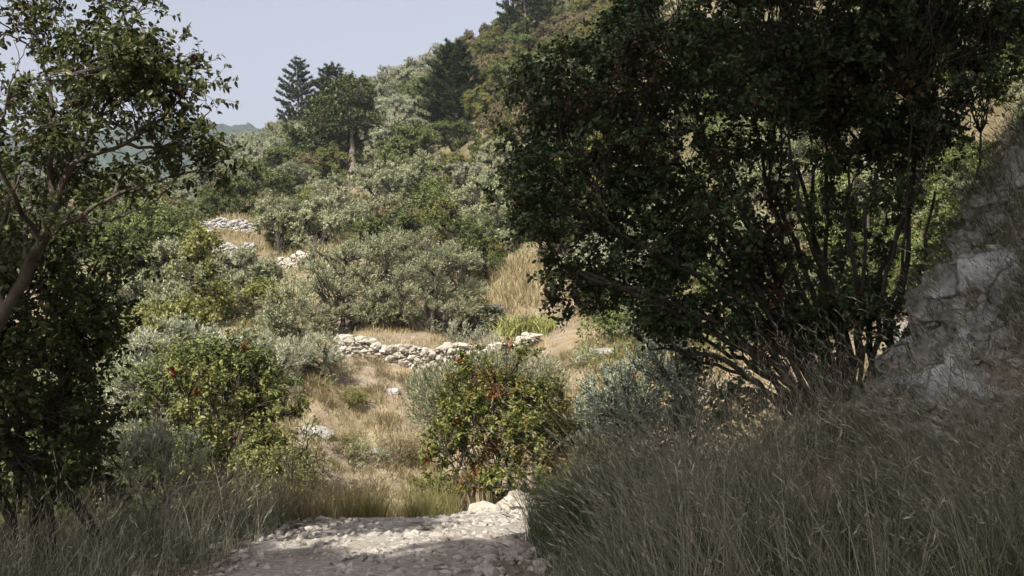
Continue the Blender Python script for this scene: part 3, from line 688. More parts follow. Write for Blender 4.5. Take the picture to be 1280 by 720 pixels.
# ================================================================== ROCKS AND GRAVEL
b = ground(648, 11.1); boulder(b + (0, 0, .06), (.23, .2, .15), 'white boulder lit by the sun at the far edge of the path', 41, mat='wallstone', planes=26, rough=.13)
b = ground(606, 11.0); boulder(b + (0, 0, .04), (.20, .15, .09), 'low cream stone just left of the white boulder', 42, mat='wallstone', name='stone', cat='stone')
def rock_face():
    n = 170; xs = np.linspace(2.75, 4.7, n); ys = np.linspace(7.3, 9.7, n)
    Xg, Yg = np.meshgrid(xs, ys); Xg = Xg.ravel(); Yg = Yg.ravel(); Zg = H(Xg, Yg)
    e = .05; nx = (H(Xg - e, Yg) - H(Xg + e, Yg)) / (2 * e); ny = (H(Xg, Yg - e) - H(Xg, Yg + e)) / (2 * e)
    nn = nz(np.stack([nx, ny, np.ones_like(nx)], 1)); p = np.stack([Xg, Yg, Zg], 1)
    # fractured blocks: nearest of random seeds, each lifted and tilted on its own, with cracks between
    rng = np.random.default_rng(17); sd = p[rng.choice(len(p), 130)] + rng.normal(0, .05, (130, 3))
    d2 = ((p[:, None] - sd[None]) ** 2).sum(-1); k = d2.argmin(1); ds = np.sqrt(np.partition(d2, 1, 1)[:, :2]); gap = ds[:, 1] - ds[:, 0]
    tilt = rng.normal(0, .35, (130, 3)); lift = rng.uniform(-.05, .11, 130)
    h = lift[k] + (tilt[k] * (p - sd[k])).sum(1) - .06 * np.exp(-gap / .015) + fbm(p * 5, 3, 5) * .05 + fbm(p * 20, 9, 3) * .012
    edge = np.minimum(np.minimum((Xg - 2.75) / .25, (4.7 - Xg) / .2), np.minimum((Yg - 7.3) / .7, (9.7 - Yg) / .2)); edge = np.clip(edge, 0, 1)
    cov = np.clip((fbm2(Xg, Yg, .7, 66, 3) + .22 - .6 * np.clip((Xg - 3.2) / 1.1 + (8.4 - Yg) * .5, 0, 1)) * 5, -.6, 1)
    q = p + nn * ((h + .01) * edge * np.clip(cov, 0, 1) - .10 * (1 - edge) - .08 * np.clip(-cov, 0, 1))[:, None]
    g = Geo(); ii = (np.arange(n - 1)[:, None] * n + np.arange(n - 1)[None]).ravel(); o = np.array([3.7, 8.7, G(3.7, 8.7)])
    g.add(q - o, np.stack([ii, ii + 1, ii + n + 1, ii + n], 1))
    ob = link('rock_face', g.mesh('rock_face', M['rockface'], False)); ob.location = [float(v) for v in o]
    tag(ob, 'rugged fractured limestone bank rising at the right edge above the long grass', 'rock')
rock_face()
OUT = [(1168, 392, 33, 1.25, 'tall grey limestone block with smooth face in the outcrop'), (1192, 352, 26, .9, 'bluish grey limestone block near the outcrop top'),
       (1214, 305, 26, .8, 'pale limestone block at the upper lip of the outcrop'), (1238, 258, 26, .6, 'flat grassy limestone slab above the upper lip'),
       (1172, 442, 28, 1.1, 'angular limestone block at the middle of the outcrop'), (1128, 470, 24, 1.2, 'whitish limestone knob at the foot of the outcrop'),
       (1150, 350, 20, .9, 'small grey block on the outcrop edge beside the dark stems'), (1274, 215, 24, 1.0, 'lone grey block at the right picture edge above the gravel'),
       (1190, 560, 26, .8, 'whitish stone half hidden by long grass low on the bank'), (1240, 545, 20, .8, 'small pale stone right of the half hidden one on the bank'),
       (1140, 535, 18, .9, 'small stone among the grass below the outcrop foot'), (1235, 420, 24, .6, 'grey stone lying in the gravel slope by the outcrop'),
       (1160, 500, 22, .9, 'rounded stone under the angular outcrop block'), (1256, 330, 18, .7, 'brownish stone set in the gravel high on the slope'),
       (1140, 425, 22, 1.1, 'narrow whitish block on the left rim of the outcrop'), (1205, 400, 20, .8, 'stone wedged right of the tall grey block')]
for i, (px, py, rp, asp, lab) in enumerate(OUT):
    p = hit(px, py); r = rp / F * p[1] * 1.05
    boulder(p + (-r * .15, -r * .1, 0), (r, r * .95, r * asp), lab, 60 + i, name='limestone_block', cat='rock', group='limestone outcrop blocks', planes=13, rough=.15)
for i, (px, d, s, lab) in enumerate([(492, 27.3, .30, 'grey rock just showing through the dry bank below the wall'), (470, 24.8, .26, 'pale stone at the very foot of the dry bank'),
                                (755, 27.8, .5, 'broken pale rock ledge on the right end of the dry bank'), (728, 28.2, .3, 'small rock beside the broken ledge on the dry bank'), (392, 24.8, .5, 'pale crumbly rock face at the left foot of the dry bank')]):
    b = ground(px, d); s *= .8; boulder(b + (0, 0, -s * .1), (s, s * .8, s * .6), lab, 90 + i, name='stone', cat='stone', mat='rock', sub=4)

for i, (px, d, hpx, lab) in enumerate([(432, 24.5, 26, 'small grassy yellow-green scrub at the left foot of the dry bank'), (462, 24.2, 30, 'small grey-green scrub at the foot of the dry bank behind the path end'), (498, 24.3, 24, 'small brownish scrub at the right foot of the dry bank'), (440, 26.5, 14, 'little yellow-green tuft shrub halfway up the dry bank'), (735, 27.2, 16, 'little grey-green shrub on the right end of the dry bank')]):
    b = ground(px, d); py = 400 - (b[2] - 1.6) / d * F
    plant('scrub', lab, 'shrub', b, [E(px, py - hpx * .45, d, hpx * .9, hpx * .6, .4), E(px + hpx * .6, py - hpx * .3, d, hpx * .5, hpx * .4, .3)], 60, ('greengrass', 'olive', 'brown', 'yellow', 'olive')[i], 300 + i, k1=6, k2=4, r0=.012, spread=.3, sh=dict(n_sh=4, sh_len=.3, n_lf=9, L=.06, W=.018, wo=.5, wu=.8, wr=.6, full=False))

def scatter_stones(name, rng, x, y, smin, smax, mat, sub=1, power=3., kind='stuff', zoff=.2):
    g = Geo(); z = H(x, y)
    for i in range(len(x)):
        s = smin + (smax - smin) * rng.random() ** power
        v, f = stone(rng, (s * rng.uniform(.8, 1.3), s * rng.uniform(.7, 1.1), s * rng.uniform(.5, .85)), sub, 9, 0)
        v = rotz(v, rng.uniform(0, 6.28), rng.uniform(-.5, .5)) + (x[i], y[i], z[i] + s * zoff)
        g.add(v, f)
    return tag(link(name, g.mesh(name, M[mat], smooth=False)), kind=kind)
rng = np.random.default_rng(77)
n = 14000; y = rng.uniform(6.2, 11.6, n); x = np.interp(y, PATH[:8, 1], PATH[:8, 0]) + rng.normal(0, .62, n) + np.where(y > 9.8, rng.uniform(-.5, 1.5, n), 0)
m = path_dist(x, y) < 1.35
scatter_stones('gravel', rng, x[m], y[m], .004, .045, 'gravel', power=5.5, zoff=.4)
n = 5000; x = rng.uniform(2.75, 5.2, n); y = rng.uniform(6.0, 9.2, n); m = x > 2.72 + .55 * np.clip(8.2 - y, -.2, 3); x = x[m]; y = y[m]
scatter_stones('scree', rng, x, y, .012, .09, 'gravel', power=4.)
n = 260; x = rng.uniform(-.2, .9, n); y = rng.uniform(6.2, 8.0, n)
scatter_stones('loose_stones', rng, x, y, .015, .07, 'gravel', power=3.)

# ================================================================== DRY STONE WALLS
def stone_wall(label, line, height, size, seed, mat='wallstone', thick=.35, sub=2, name='dry_stone_wall', cat='wall', taper=0., zs=None):
    """random rubble: stones of mixed size packed on the wall's face, two leaves deep"""
    rng = np.random.default_rng(seed); line = np.asarray(line, float)
    seg = np.linalg.norm(np.diff(line, axis=0), axis=1); cu = np.append(0, np.cumsum(seg)); Lt = cu[-1]
    g = Geo(); ws = rng.uniform(0, 9)
    for lay in (-.5, .5):
        got = []
        for rad in np.linspace(size * .72, size * .22, 9):
            for _ in range(int(Lt * height / (rad * rad) * 1.6)):
                u = rng.uniform(0, Lt); hmax = height * (1 - taper * (.5 + .5 * math.sin(u * 2.3 + ws + 3 * math.sin(u * .7))) - .12 * math.sin(u * 5 + ws))
                v_ = rng.uniform(-.05, max(.02, hmax - rad * .4)); r = rad * rng.uniform(.85, 1.1)
                if all((u - a) ** 2 / 1.7 + (v_ - b) ** 2 * 1.5 > ((r + c2) * .74) ** 2 for a, b, c2 in got):
                    got.append((u, v_, r))
        for u, v_, r in got:
            x = np.interp(u, cu, line[:, 0]); y = np.interp(u, cu, line[:, 1]); e = .08
            a = math.atan2(np.interp(min(u + e, Lt), cu, line[:, 1]) - np.interp(max(u - e, 0), cu, line[:, 1]), np.interp(min(u + e, Lt), cu, line[:, 0]) - np.interp(max(u - e, 0), cu, line[:, 0]))
            z = (G(x, y) if zs is None else max(G(x, y) - .08, np.interp(u, cu, zs))) + v_
            v, f = stone(rng, (r * 1.25, max(thick * .36, r * .8), r * .88), sub, 7, .07, int(u * 7))
            v = rotz(v, a + rng.normal(0, .22), rng.normal(0, .2))
            g.add(v + (x - math.sin(a) * thick * .5 * lay, y + math.cos(a) * thick * .5 * lay + rng.normal(0, .03), z), f)
    return tag(link(name, g.mesh(name, M[mat], smooth=False)), label, cat, 'dry stone walls')
def pl(*pts): return [((px - 640) / F * d, d) for px, d in pts]
stone_wall('cream curved stone wall below the two terrace olives', pl((430, 30.9), (436, 30.1), (480, 29.7), (540, 29.5), (600, 29.7)), .50, .155, 1, thick=.45, zs=[P(430, 452, 30.9)[2], P(436, 453, 30.1)[2], P(480, 456, 29.7)[2], P(540, 458, 29.5)[2], P(600, 453, 29.7)[2]])
stone_wall('low tumbled stone row continuing the curved wall to the right', pl((602, 29.8), (640, 30.6), (668, 31.6)), .30, .16, 2, thick=.4, taper=.6, zs=[P(602, 451, 29.8)[2], P(640, 438, 30.6)[2], P(668, 428, 31.6)[2]])
stone_wall('dark stone wall behind the terrace olives', pl((580, 35.0), (625, 35.4)), .55, .24, 3, mat='darkstone')
stone_wall('bright white stone wall on the slope left of the terrace olives', pl((308, 50.5), (330, 49), (362, 48), (390, 47)), .72, .2, 4, zs=[P(308, 340, 50.5)[2], P(330, 348, 49)[2], P(362, 355, 48)[2], P(390, 358, 47)[2]])
stone_wall('grey stone wall, lower of the two grey walls upslope', pl((240, 57), (285, 56.5), (316, 56)), .72, .19, 5, mat='greystone', zs=[P(240, 333, 57)[2], P(285, 329, 56.5)[2], P(316, 330, 56)[2]])
stone_wall('grey stone wall, upper of the two grey walls upslope', pl((250, 63.5), (300, 63), (322, 63)), .68, .19, 6, mat='greystone', zs=[P(250, 308, 63.5)[2], P(300, 305, 63)[2], P(322, 304, 63)[2]])
stone_wall('small broken stone wall under the small dark olive', pl((300, 43), (335, 44)), .6, .3, 7, taper=.5, mat='greystone')

# ================================================================== TERRACE OLIVES AND IRIS
OL = dict(n_sh=5, sh_len=.30, n_lf=11, L=.085, W=.021, puff=.6, nrand=.45, wo=.8, wu=.6, wr=.6, a=.8, b=.7, grav=-.05, full=False)
def olive(label, px, d, ells, n_tip, seed, mat='olive', r0=.10, k1=5, sh=OL, name='olive_tree', group='olive trees on the terraces', lean=None, cat='olive tree', spread=.15, shell=.45, parts=('trunk', 'crown'), bark='bark'):
    return plant(name, label, cat, ground(px, d), ells, n_tip, mat, seed, k1=k1, k2=6, r0=r0, spread=spread, bark=bark, lean=lean, sh=sh, group=group, shell=shell, parts=parts, sides=(6, 4, 3), twig=.008, tmin=.45, clump=.30 if d < 45 else .42)
olive('silvery olive with spreading dark trunks on the terrace, nearer the wall corner', 452, 33.5, [E(430, 345, 33.5, 50, 45, 1.3), E(395, 375, 33.5, 32, 42, .9), E(470, 345, 33.5, 45, 48, 1.2), E(450, 385, 33.5, 60, 32, 1.2), E(410, 325, 33.5, 22, 20, .6), E(425, 405, 33.3, 50, 20, 1.), E(480, 405, 33.2, 34, 18, .8), E(490, 320, 33.8, 30, 26, .8)], 860, 51, k1=6, r0=.09, spread=.3)
olive('grey-green olive with a straight pale trunk behind the curved wall', 536, 33, [E(530, 345, 33, 55, 45, 1.3), E(570, 355, 33, 40, 40, 1.1), E(510, 380, 33, 40, 38, 1.0), E(580, 390, 33, 32, 28, .9), E(540, 395, 33, 55, 22, 1.0), E(520, 310, 33.2, 35, 20, .7), E(575, 408, 32.8, 34, 16, .8), E(505, 405, 32.6, 26, 18, .7)], 900, 52, k1=5, r0=.09, bark='barkgrey')
plant('dark_shrub', 'low dark green shrub right of the terrace olives', 'shrub', ground(605, 33.5), [E(608, 400, 33.5, 22, 16, .5), E(590, 408, 33.5, 25, 14, .5)], 90, 'darkoak', 53, k1=4, k2=4, sh=dict(n_sh=4, sh_len=.2, n_lf=7, L=.1, W=.05, full=False))
def iris(px, d, n, sx, label, seed):
    rng = np.random.default_rng(seed); b = ground(px, d); g = Geo()
    x = rng.normal(0, sx, n); y = rng.normal(0, .25, n)
    z = H(x + b[0], y + b[1]) - b[2]
    blades(g, rng, np.stack([x, y, z], 1), rng.uniform(.35, .65, n), rng.normal(0, .45, (n, 2)), rng.uniform(.03, .06, n), .5)
    o = link('iris_clump', g.mesh('iris_clump', M['iris'])); o.location = [float(q) for q in b]
    tag(o, label, 'iris', 'iris clumps')
iris(640, 32.2, 140, .22, 'yellow-green iris leaves at the left end of the iris row', 1)
iris(656, 32.3, 170, .24, 'yellow-green iris leaves in the middle of the iris row', 2)
iris(676, 32.5, 150, .22, 'yellow-green iris leaves at the right end of the iris row', 3)
for i, (px, d, h, lab) in enumerate([(575, 30.4, 28, 'small grey sprout growing on the wall top, left one'), (605, 30.6, 20, 'small grey sprout growing on the wall top, right one')]):
    plant('olive_sprout', lab, 'sprout', ground(px, d), [E(px, 437 - h * .5, d, 18, h * .6, .35)], 40, 'olivepale', 130 + i, k1=5, k2=3, r0=.01, sh=dict(n_sh=3, sh_len=.25, n_lf=8, L=.09, W=.02, wo=.4, wu=1, wr=.4, a=1, b=.4, grav=-.1, full=False))

# silvery olives left, below the terrace
olive('pale silver olive rising behind the left green bush, left one of three', 215, 20, [E(215, 455, 20, 50, 38, 1), E(165, 480, 20, 35, 40, .8), E(235, 430, 20, 28, 20, .6)], 300, 54, mat='olivepale', r0=.06, group='pale olives below the terrace')
olive('pale silver olive rising behind the left green bush, middle one of three', 300, 20.5, [E(300, 465, 20.5, 48, 36, 1), E(270, 450, 20.5, 28, 26, .7), E(340, 470, 20.5, 30, 30, .7)], 280, 55, mat='olivepale', r0=.06, group='pale olives below the terrace')
olive('pale silver olive beside the dry bank, right one of three', 398, 27, [E(398, 455, 27, 28, 26, .8), E(350, 465, 26, 35, 28, .9)], 170, 56, mat='olivepale', r0=.05, group='pale olives below the terrace')
olive('thin young olive leaning left with a bare slanting trunk', 388, 27.5, [E(358, 395, 27.5, 28, 40, .8), E(345, 425, 27.5, 22, 28, .6), E(375, 430, 27.5, 20, 20, .5)], 170, 57, r0=.06, k1=3, lean=(-.5, 0, 0), spread=.03, group='pale olives below the terrace')
SM = dict(n_sh=5, sh_len=.34, n_lf=9, L=.125, W=.036, puff=.75, nrand=.4, wo=.75, wu=.55, wr=.6, a=.6, b=.8, grav=-.05, full=False)
GR = dict(n_sh=5, sh_len=.40, n_lf=8, L=.125, W=.08, puff=.7, nrand=.45, wo=.7, wu=.35, wr=.9, a=.5, b=.8, grav=.05, full=False)
plant('yellowing_tree', 'slender tree with yellow-green layered foliage in the left valley', 'tree', ground(247, 29), [E(252, 310, 29, 22, 16, .5), E(240, 345, 29, 28, 14, .6), E(262, 370, 29, 28, 14, .6), E(225, 385, 29, 32, 18, .6), E(245, 330, 29, 10, 50, .3)], 200, 'yellow', 58, k1=3, k2=6, r0=.07, spread=.04, sh=dict(GR, L=.10, W=.06, sh_len=.35), parts=('trunk', 'crown'))
olive('grey olive with a dark leaning trunk in the left valley', 290, 37, [E(300, 345, 37, 38, 24, 1), E(265, 345, 37, 30, 20, .8), E(325, 350, 37, 22, 22, .7), E(290, 365, 37, 35, 20, .8)], 450, 59, sh=SM, r0=.1)
olive('grey olive at the far left of the valley beside the yellowing tree', 200, 36, [E(200, 355, 36, 32, 28, .9), E(180, 380, 36, 28, 24, .8), E(215, 330, 36, 22, 20, .6)], 390, 60, sh=SM, r0=.1)
plant('yellow_bush', 'yellow-green bush below the yellowing tree', 'bush', ground(205, 26), [E(205, 405, 26, 40, 24, .9), E(240, 395, 26, 28, 20, .7), E(180, 420, 26, 28, 20, .7)], 190, 'yellow', 61, k1=6, sh=dict(GR, L=.10, W=.06, sh_len=.35))
plant('brown_bush', 'rusty brown bush right of the yellow-green bush', 'bush', ground(300, 31), [E(300, 400, 31, 36, 22, .9), E(275, 410, 31, 26, 18, .7), E(325, 395, 31, 20, 20, .6)], 170, 'brown', 62, k1=6, sh=dict(GR, L=.10, W=.05, sh_len=.35))
plant('yellow_bush', 'olive-yellow bush below the bright white wall', 'bush', ground(330, 35), [E(330, 372, 35, 24, 18, .8), E(355, 385, 35, 16, 16, .6)], 120, 'yellow', 63, k1=6, sh=dict(GR, L=.12, W=.07, sh_len=.35))
plant('oak_tree', 'bushy mid-green tree left of the grey walls', 'tree', ground(190, 46), [E(180, 285, 46, 36, 30, 1.1), E(210, 275, 46, 30, 30, 1), E(160, 300, 46, 30, 28, 1), E(235, 295, 46, 20, 22, .7), E(195, 310, 46, 30, 24, .9)], 330, 'oak', 64, k1=5, r0=.12, sh=GR, parts=('trunk', 'crown'))
olive('small round olive on a bare slanting trunk above the white wall', 352, 55, [E(345, 268, 55, 20, 18, .8), E(332, 282, 55, 14, 14, .6), E(358, 280, 55, 13, 12, .5)], 315, 65, sh=SM, r0=.14, k1=3, lean=(-.3, 0, 0), spread=.03)
olive('wide olive bush reaching the ground right of the slanting trunk', 400, 55, [E(400, 278, 55, 34, 24, 1.2), E(385, 290, 55, 20, 20, .9), E(425, 250, 58, 30, 22, 1.1)], 495, 66, sh=SM, r0=.14)
olive('dome-shaped olive above the terrace olives', 462, 54, [E(462, 275, 54, 28, 24, 1.1), E(455, 290, 54, 30, 18, 1.0)], 360, 67, sh=SM, r0=.14)
olive('tall grey olive standing at the right above the terrace', 600, 50, [E(600, 270, 50, 38, 40, 1.3), E(615, 310, 50, 28, 28, 1.), E(580, 300, 50, 22, 24, .9), E(640, 250, 51, 26, 30, 1.)], 630, 68, sh=SM, r0=.15)
plant('oak_tree', 'olive-green oak between the dome-shaped and the tall grey olive', 'tree', ground(535, 55), [E(540, 255, 55, 26, 28, 1.1), E(525, 280, 55, 26, 24, 1.), E(555, 285, 55, 20, 20, .8)], 280, 'oak', 69, k1=5, r0=.13, sh=GR, parts=('trunk', 'crown'))
olive('grey olive behind the olive-green oak', 505, 60, [E(500, 240, 60, 34, 24, 1.3), E(525, 220, 60, 28, 20, 1.)], 420, 70, sh=SM, r0=.14)

# ================================================================== PINES AND TALL DARK TREE
def pine(label, px, d, py_top, rpx, seed, flat=1., low=.12, dens=1.):
    rng = np.random.default_rng(seed); b = ground(px, d); t = thing('pine_tree', label, 'pine', b, 'pines on the hill')
    Ht = P(px, py_top, d)[2] - b[2]; R = rpx * d / F
    gb = Geo(); gl = Geo()
    tr = np.stack([rng.normal(0, .04, 10), rng.normal(0, .04, 10), np.linspace(-.2, Ht * .985, 10)], 1)
    tube(gb, tr, np.linspace(Ht * .02, .02, 10), 7)
    tips = []; outs = []
    h = low * Ht
    while h < Ht * .98:
        fr = (h / Ht - low) / (1 - low)
        k = rng.integers(4, 7); az0 = rng.uniform(0, 6.28)
        for q in range(k):
            az = az0 + q * 6.283 / k + rng.normal(0, .25)
            bl = R * (1 - fr) ** .75 * (min(1, .62 + fr * 2.2)) * rng.uniform(.65, 1.1) + .15
            dv = np.array([math.cos(az), math.sin(az), 0]); up = rng.uniform(.0, .18) + .5 * fr
            p = np.array([[0, 0, h], dv * bl * .5 + (0, 0, h + bl * .5 * up * .6), dv * bl + (0, 0, h + bl * up + bl * .08)])
            tube(gb, p, [Ht * .004 + .012, .02, .008], 4)
            sd = np.array([-dv[1], dv[0], 0]); m = max(2, int(bl / .22 * dens))
            for u in np.linspace(.3, 1, m):
                pt = p[0] + (p[2] - p[0]) * u + (0, 0, -.05 * math.sin(u * 3.14) * bl)
                wdt = bl * .34 * (1.15 - u)
                for s_ in (-1, 0, 1):
                    tips.append(pt + sd * s_ * wdt * rng.uniform(.5, 1.1) + rng.normal(0, .05, 3)); outs.append(nz(dv + sd * s_ * .6 + np.array([0, 0, .45])))
        h += Ht * .052 * flat * rng.uniform(.8, 1.2)
    shoots(gl, None, rng, np.array(tips), np.array(outs), 5, .36, 9, .22, .05, wo=1, wu=.45, wr=.5, a=1, b=.7, grav=-.1, full=False)
    link('trunk', gb.mesh('trunk', M['pinebark']), t); link('crown', gl.mesh('crown', M['needle']), t)
pine('tall narrow pine standing clear against the sky at the left', 371, 130, 74, 38, 1, 1.5, .08, .8)
pine('pine partly hidden behind the dark broadleaf tree', 414, 112, 84, 42, 2, 1.1, .1)
pine('dense dark pine alone in the middle of the hillside', 566, 99, 54, 54, 3, .95, .06, 1.2)
pine('wide flat-layered pine on the ridge at the top', 657, 128, -45, 46, 4, 1.5, .12)
plant('dark_broadleaf_tree', 'big dark broadleaf tree with a pale bare trunk showing', 'tree', ground(437, 92),
      [E(440, 118, 92, 28, 22, 2), E(420, 150, 92, 38, 30, 2.4), E(455, 155, 92, 20, 26, 1.6, .7), E(402, 195, 92, 26, 30, 1.8), E(458, 200, 92, 14, 22, 1.2, .6), E(415, 222, 92, 26, 18, 1.5)],
      420, 'darkoak', 71, k1=4, k2=8, r0=.32, bark='pinebark', spread=.15, wob=.02, sh=dict(n_sh=6, sh_len=.75, n_lf=9, L=.26, W=.15, wo=.7, wu=.3, wr=.9, full=False), parts=('trunk', 'crown'), shell=.4)

# ================================================================== HILLSIDE SCRUB
def bush_proto(name, mat, seed, shape, n_tip, sh, bark='bark', r0=.07):
    rng = np.random.default_rng(seed)
    ells = []
    for i in range(shape[0]):
        a = rng.uniform(0, 6.28); r = rng.uniform(.3, .62)
        ells.append(((math.cos(a) * r, math.sin(a) * r, rng.uniform(.5, .95) * shape[1]), tuple(rng.uniform(.36, .6, 3) * (1, 1, .85 * shape[1])), 1.))
    ells.append(((0, 0, .62 * shape[1]), (.75, .75, .6 * shape[1]), 1.))
    tips, out = clumped(rng, ells, n_tip, .23, .75, 11)
    k = tips[:, 2] > .06; tips = tips[k]; out = out[k]
    gb = Geo(); gl = Geo(); grow(gb, rng, (0, 0, 0), tips, 4, 5, r0, .12, .03, (5, 3, 3), tmin=.4, twig=.008)
    shoots(gl, None, rng, tips, out, **sh)
    return gb.mesh(name + '_stem', M[bark]), gl.mesh(name + '_foliage', M[mat])
so = dict(n_sh=5, sh_len=.16, n_lf=12, L=.056, W=.021, puff=.8, nrand=.4, wo=.75, wu=.6, wr=.6, a=.6, b=.8, grav=-.05, full=False)
sg = dict(n_sh=5, sh_len=.16, n_lf=12, L=.052, W=.035, puff=.8, nrand=.4, wo=.7, wu=.35, wr=.9, a=.5, b=.8, grav=.05, full=False)
PROTO = {
 'olive': [bush_proto('olive', 'olive', 200 + i, (6, 1.), 380, so) for i in range(3)] + [bush_proto('olive', 'olivepale', 204, (6, 1.05), 380, so)],
 'oak': [bush_proto('oak', 'oak', 210 + i, (6, 1.1), 360, sg) for i in range(3)],
 'brown': [bush_proto('brown', 'brown', 220 + i, (6, .95), 300, sg) for i in range(2)],
 'yellow': [bush_proto('yellow', 'yellow', 230, (6, 1.1), 330, sg)],
}
KN = {'olive': ('olive_bush', 'silvery grey-green olive bush among the scrub of the upper hillside', 'bush', 'olive bushes on the hillside'),
      'oak': ('oak_bush', 'mid-green oak bush among the scrub of the upper hillside', 'bush', 'oak bushes on the hillside'),
      'brown': ('brown_bush', 'grey-brown half-bare bush among the scrub of the upper hillside', 'bush', 'brown bushes on the hillside'),
      'yellow': ('yellow_bush', 'yellow-green bush among the scrub of the upper hillside', 'bush', 'yellow-green bushes on the hillside')}
def hillside():
    rng = np.random.default_rng(404)
    taken = [(P(px, 300, d)[0], d, r) for px, d, r in [(352, 55, 2.5), (400, 55, 2), (462, 54, 2), (600, 50, 2.5), (535, 55, 2), (505, 60, 2), (190, 46, 2.5), (265, 61, 4.), (300, 61, 4.), (255, 54, 3.6), (285, 53, 4.), (320, 49, 4.), (350, 45, 4.2), (320, 45, 4.), (375, 44, 3.), (300, 67, 2.5), (371, 130, 2), (566, 100, 2.2), (414, 118, 2), (657, 128, 2.4), (437, 92, 2.), (432, 85, 2.4), (425, 78, 1.8), (566, 93, 1.8), (369, 122, 3.4), (367, 114, 3.), (370, 50, 2.4),
                                                         (690, 36, 3), (660, 40, 2.5), (200, 36, 2), (290, 37, 2)]]
    cand = []
    for zone, n, (p0, p1), (d0, d1) in (('main', 9000, (140, 780), (42, 152)), ('left', 900, (-250, 150), (30, 140)), ('near', 500, (-150, 235), (12.5, 30)), ('right', 560, (720, 1330), (20, 110))):
        px = rng.uniform(p0, p1, n); d = np.sqrt(rng.uniform(d0 ** 2, d1 ** 2, n)) if zone != 'right' else np.exp(rng.uniform(math.log(d0), math.log(d1), n))
        cand.append((zone, px, d))
    nk = 0; lim = {'main': 400, 'left': 45, 'near': 26, 'right': 190}
    for zone, px, d in cand:
        if zone == 'right':
            py = rng.uniform(-60, 440, len(px)); hp = np.array([hit(a, b_, 13.5, 110, 420) for a, b_ in zip(px, py)])
            keep = (hp[:, 1] > 14) & (path_dist(hp[:, 0], hp[:, 1]) > 1.9); px = px[keep]; d = hp[keep, 1]
        x = hp[keep, 0] if zone == 'right' else (px - 640) / F * d; z = H(x, d)
        nv = fbm2(x, d, 16, 50); n2 = fbm2(x, d, 7, 55); cnt = 0
        order = range(len(x))
        for i in order:
            if cnt >= lim[zone]: break
            r = rng.uniform(1.1, 2.5) * (.7 if zone == 'near' else (min(.85, d[i] / 38) if zone == 'right' else 1))
            if any((x[i] - a) ** 2 + (d[i] - b2) ** 2 < ((r + c2) * (.66 if zone == 'main' else .7)) ** 2 for a, b2, c2 in taken): continue
            up = px[i] > 560 and d[i] > 75
            s = nv[i] + .5 * n2[i] + rng.normal(0, .12)
            if up: k = 'brown' if s < -.16 else ('oak' if s < .06 else ('yellow' if s < .16 else 'olive'))
            else: k = 'olive' if s < .16 else ('oak' if s < .36 else ('brown' if s < .46 else 'yellow'))
            if zone != 'main' and rng.random() < .5: k = 'oak'
            taken.append((x[i], d[i], r)); cnt += 1
            st, fo = PROTO[k][rng.integers(0, len(PROTO[k]))]
            nm, lab, cat, grp = KN[k]
            t = thing(nm, lab, cat, (x[i], d[i], z[i] - .15), grp)
            if zone == 'right': t['label'] = lab.replace('among the scrub of the upper hillside', 'on the bank behind the big dark tree'); t['group'] = grp.replace('on the hillside', 'behind the big dark tree')
            if zone in ('left', 'near'): t['label'] = lab.replace('among the scrub of the upper hillside', 'in the valley behind the left tree'); t['group'] = grp.replace('on the hillside', 'in the left valley')
            t.scale = (r * rng.uniform(.9, 1.15), r * rng.uniform(.9, 1.15), r * rng.uniform(.85, 1.25)); t.rotation_euler.z = rng.uniform(0, 6.28)
            link('stem', st, t); link('foliage', fo, t)
hillside()

# undergrowth between the bushes: leafy ground cover
def ground_cover(name, rng, n, pr, dr, mat, L, W, patch, seed, keep=None, h=.5):
    px = rng.uniform(*pr, n); d = np.sqrt(rng.uniform(dr[0] ** 2, dr[1] ** 2, n)); x = (px - 640) / F * d
    m = fbm2(x, d, patch, seed) > rng.normal(-.02, .08, n)
    if keep is not None: m &= keep(px, d)
    x = x[m]; d = d[m]; k = len(x)
    hh = np.clip(fbm2(x, d, 1.6, seed + 3) * 1.8 + .5, .05, 1.2) * h
    pos = np.stack([x, d, H(x, d) + rng.uniform(0, 1, k) * hh], 1)
    g = Geo(); leaves(g, pos, nz(rng.normal(0, 1, (k, 3)) + (0, 0, .6)), nz(rng.normal(0, .7, (k, 3)) + (0, 0, 1)), L * rng.uniform(.6, 1.2, k), W * rng.uniform(.6, 1.2, k), False)
    tag(link(name, g.mesh(name, M[mat])), kind='stuff')
rng = np.random.default_rng(909)
bare = lambda px, d: ~((px > 245) & (px < 345) & (d > 48) & (d < 70)) & ~((px > 600) & (d < 44))
ground_cover('undergrowth', rng, 50000, (100, 800), (38, 152), 'oak', .24, .12, 9, 61, bare)
ground_cover('undergrowth', rng, 30000, (100, 800), (38, 152), 'olive', .26, .07, 7, 67, bare)
ground_cover('undergrowth', rng, 26000, (-150, 420), (14, 40), 'oak', .12, .06, 5, 71)
ground_cover('undergrowth', rng, 70000, (720, 1450), (11, 60), 'oak', .13, .07, 5, 73, lambda px, d: path_dist((px - 640) / F * d, d) > 1.3, .7)
ground_cover('undergrowth', rng, 25000, (720, 1450), (11, 60), 'brown', .13, .06, 4, 79, lambda px, d: path_dist((px - 640) / F * d, d) > 1.3, .6)

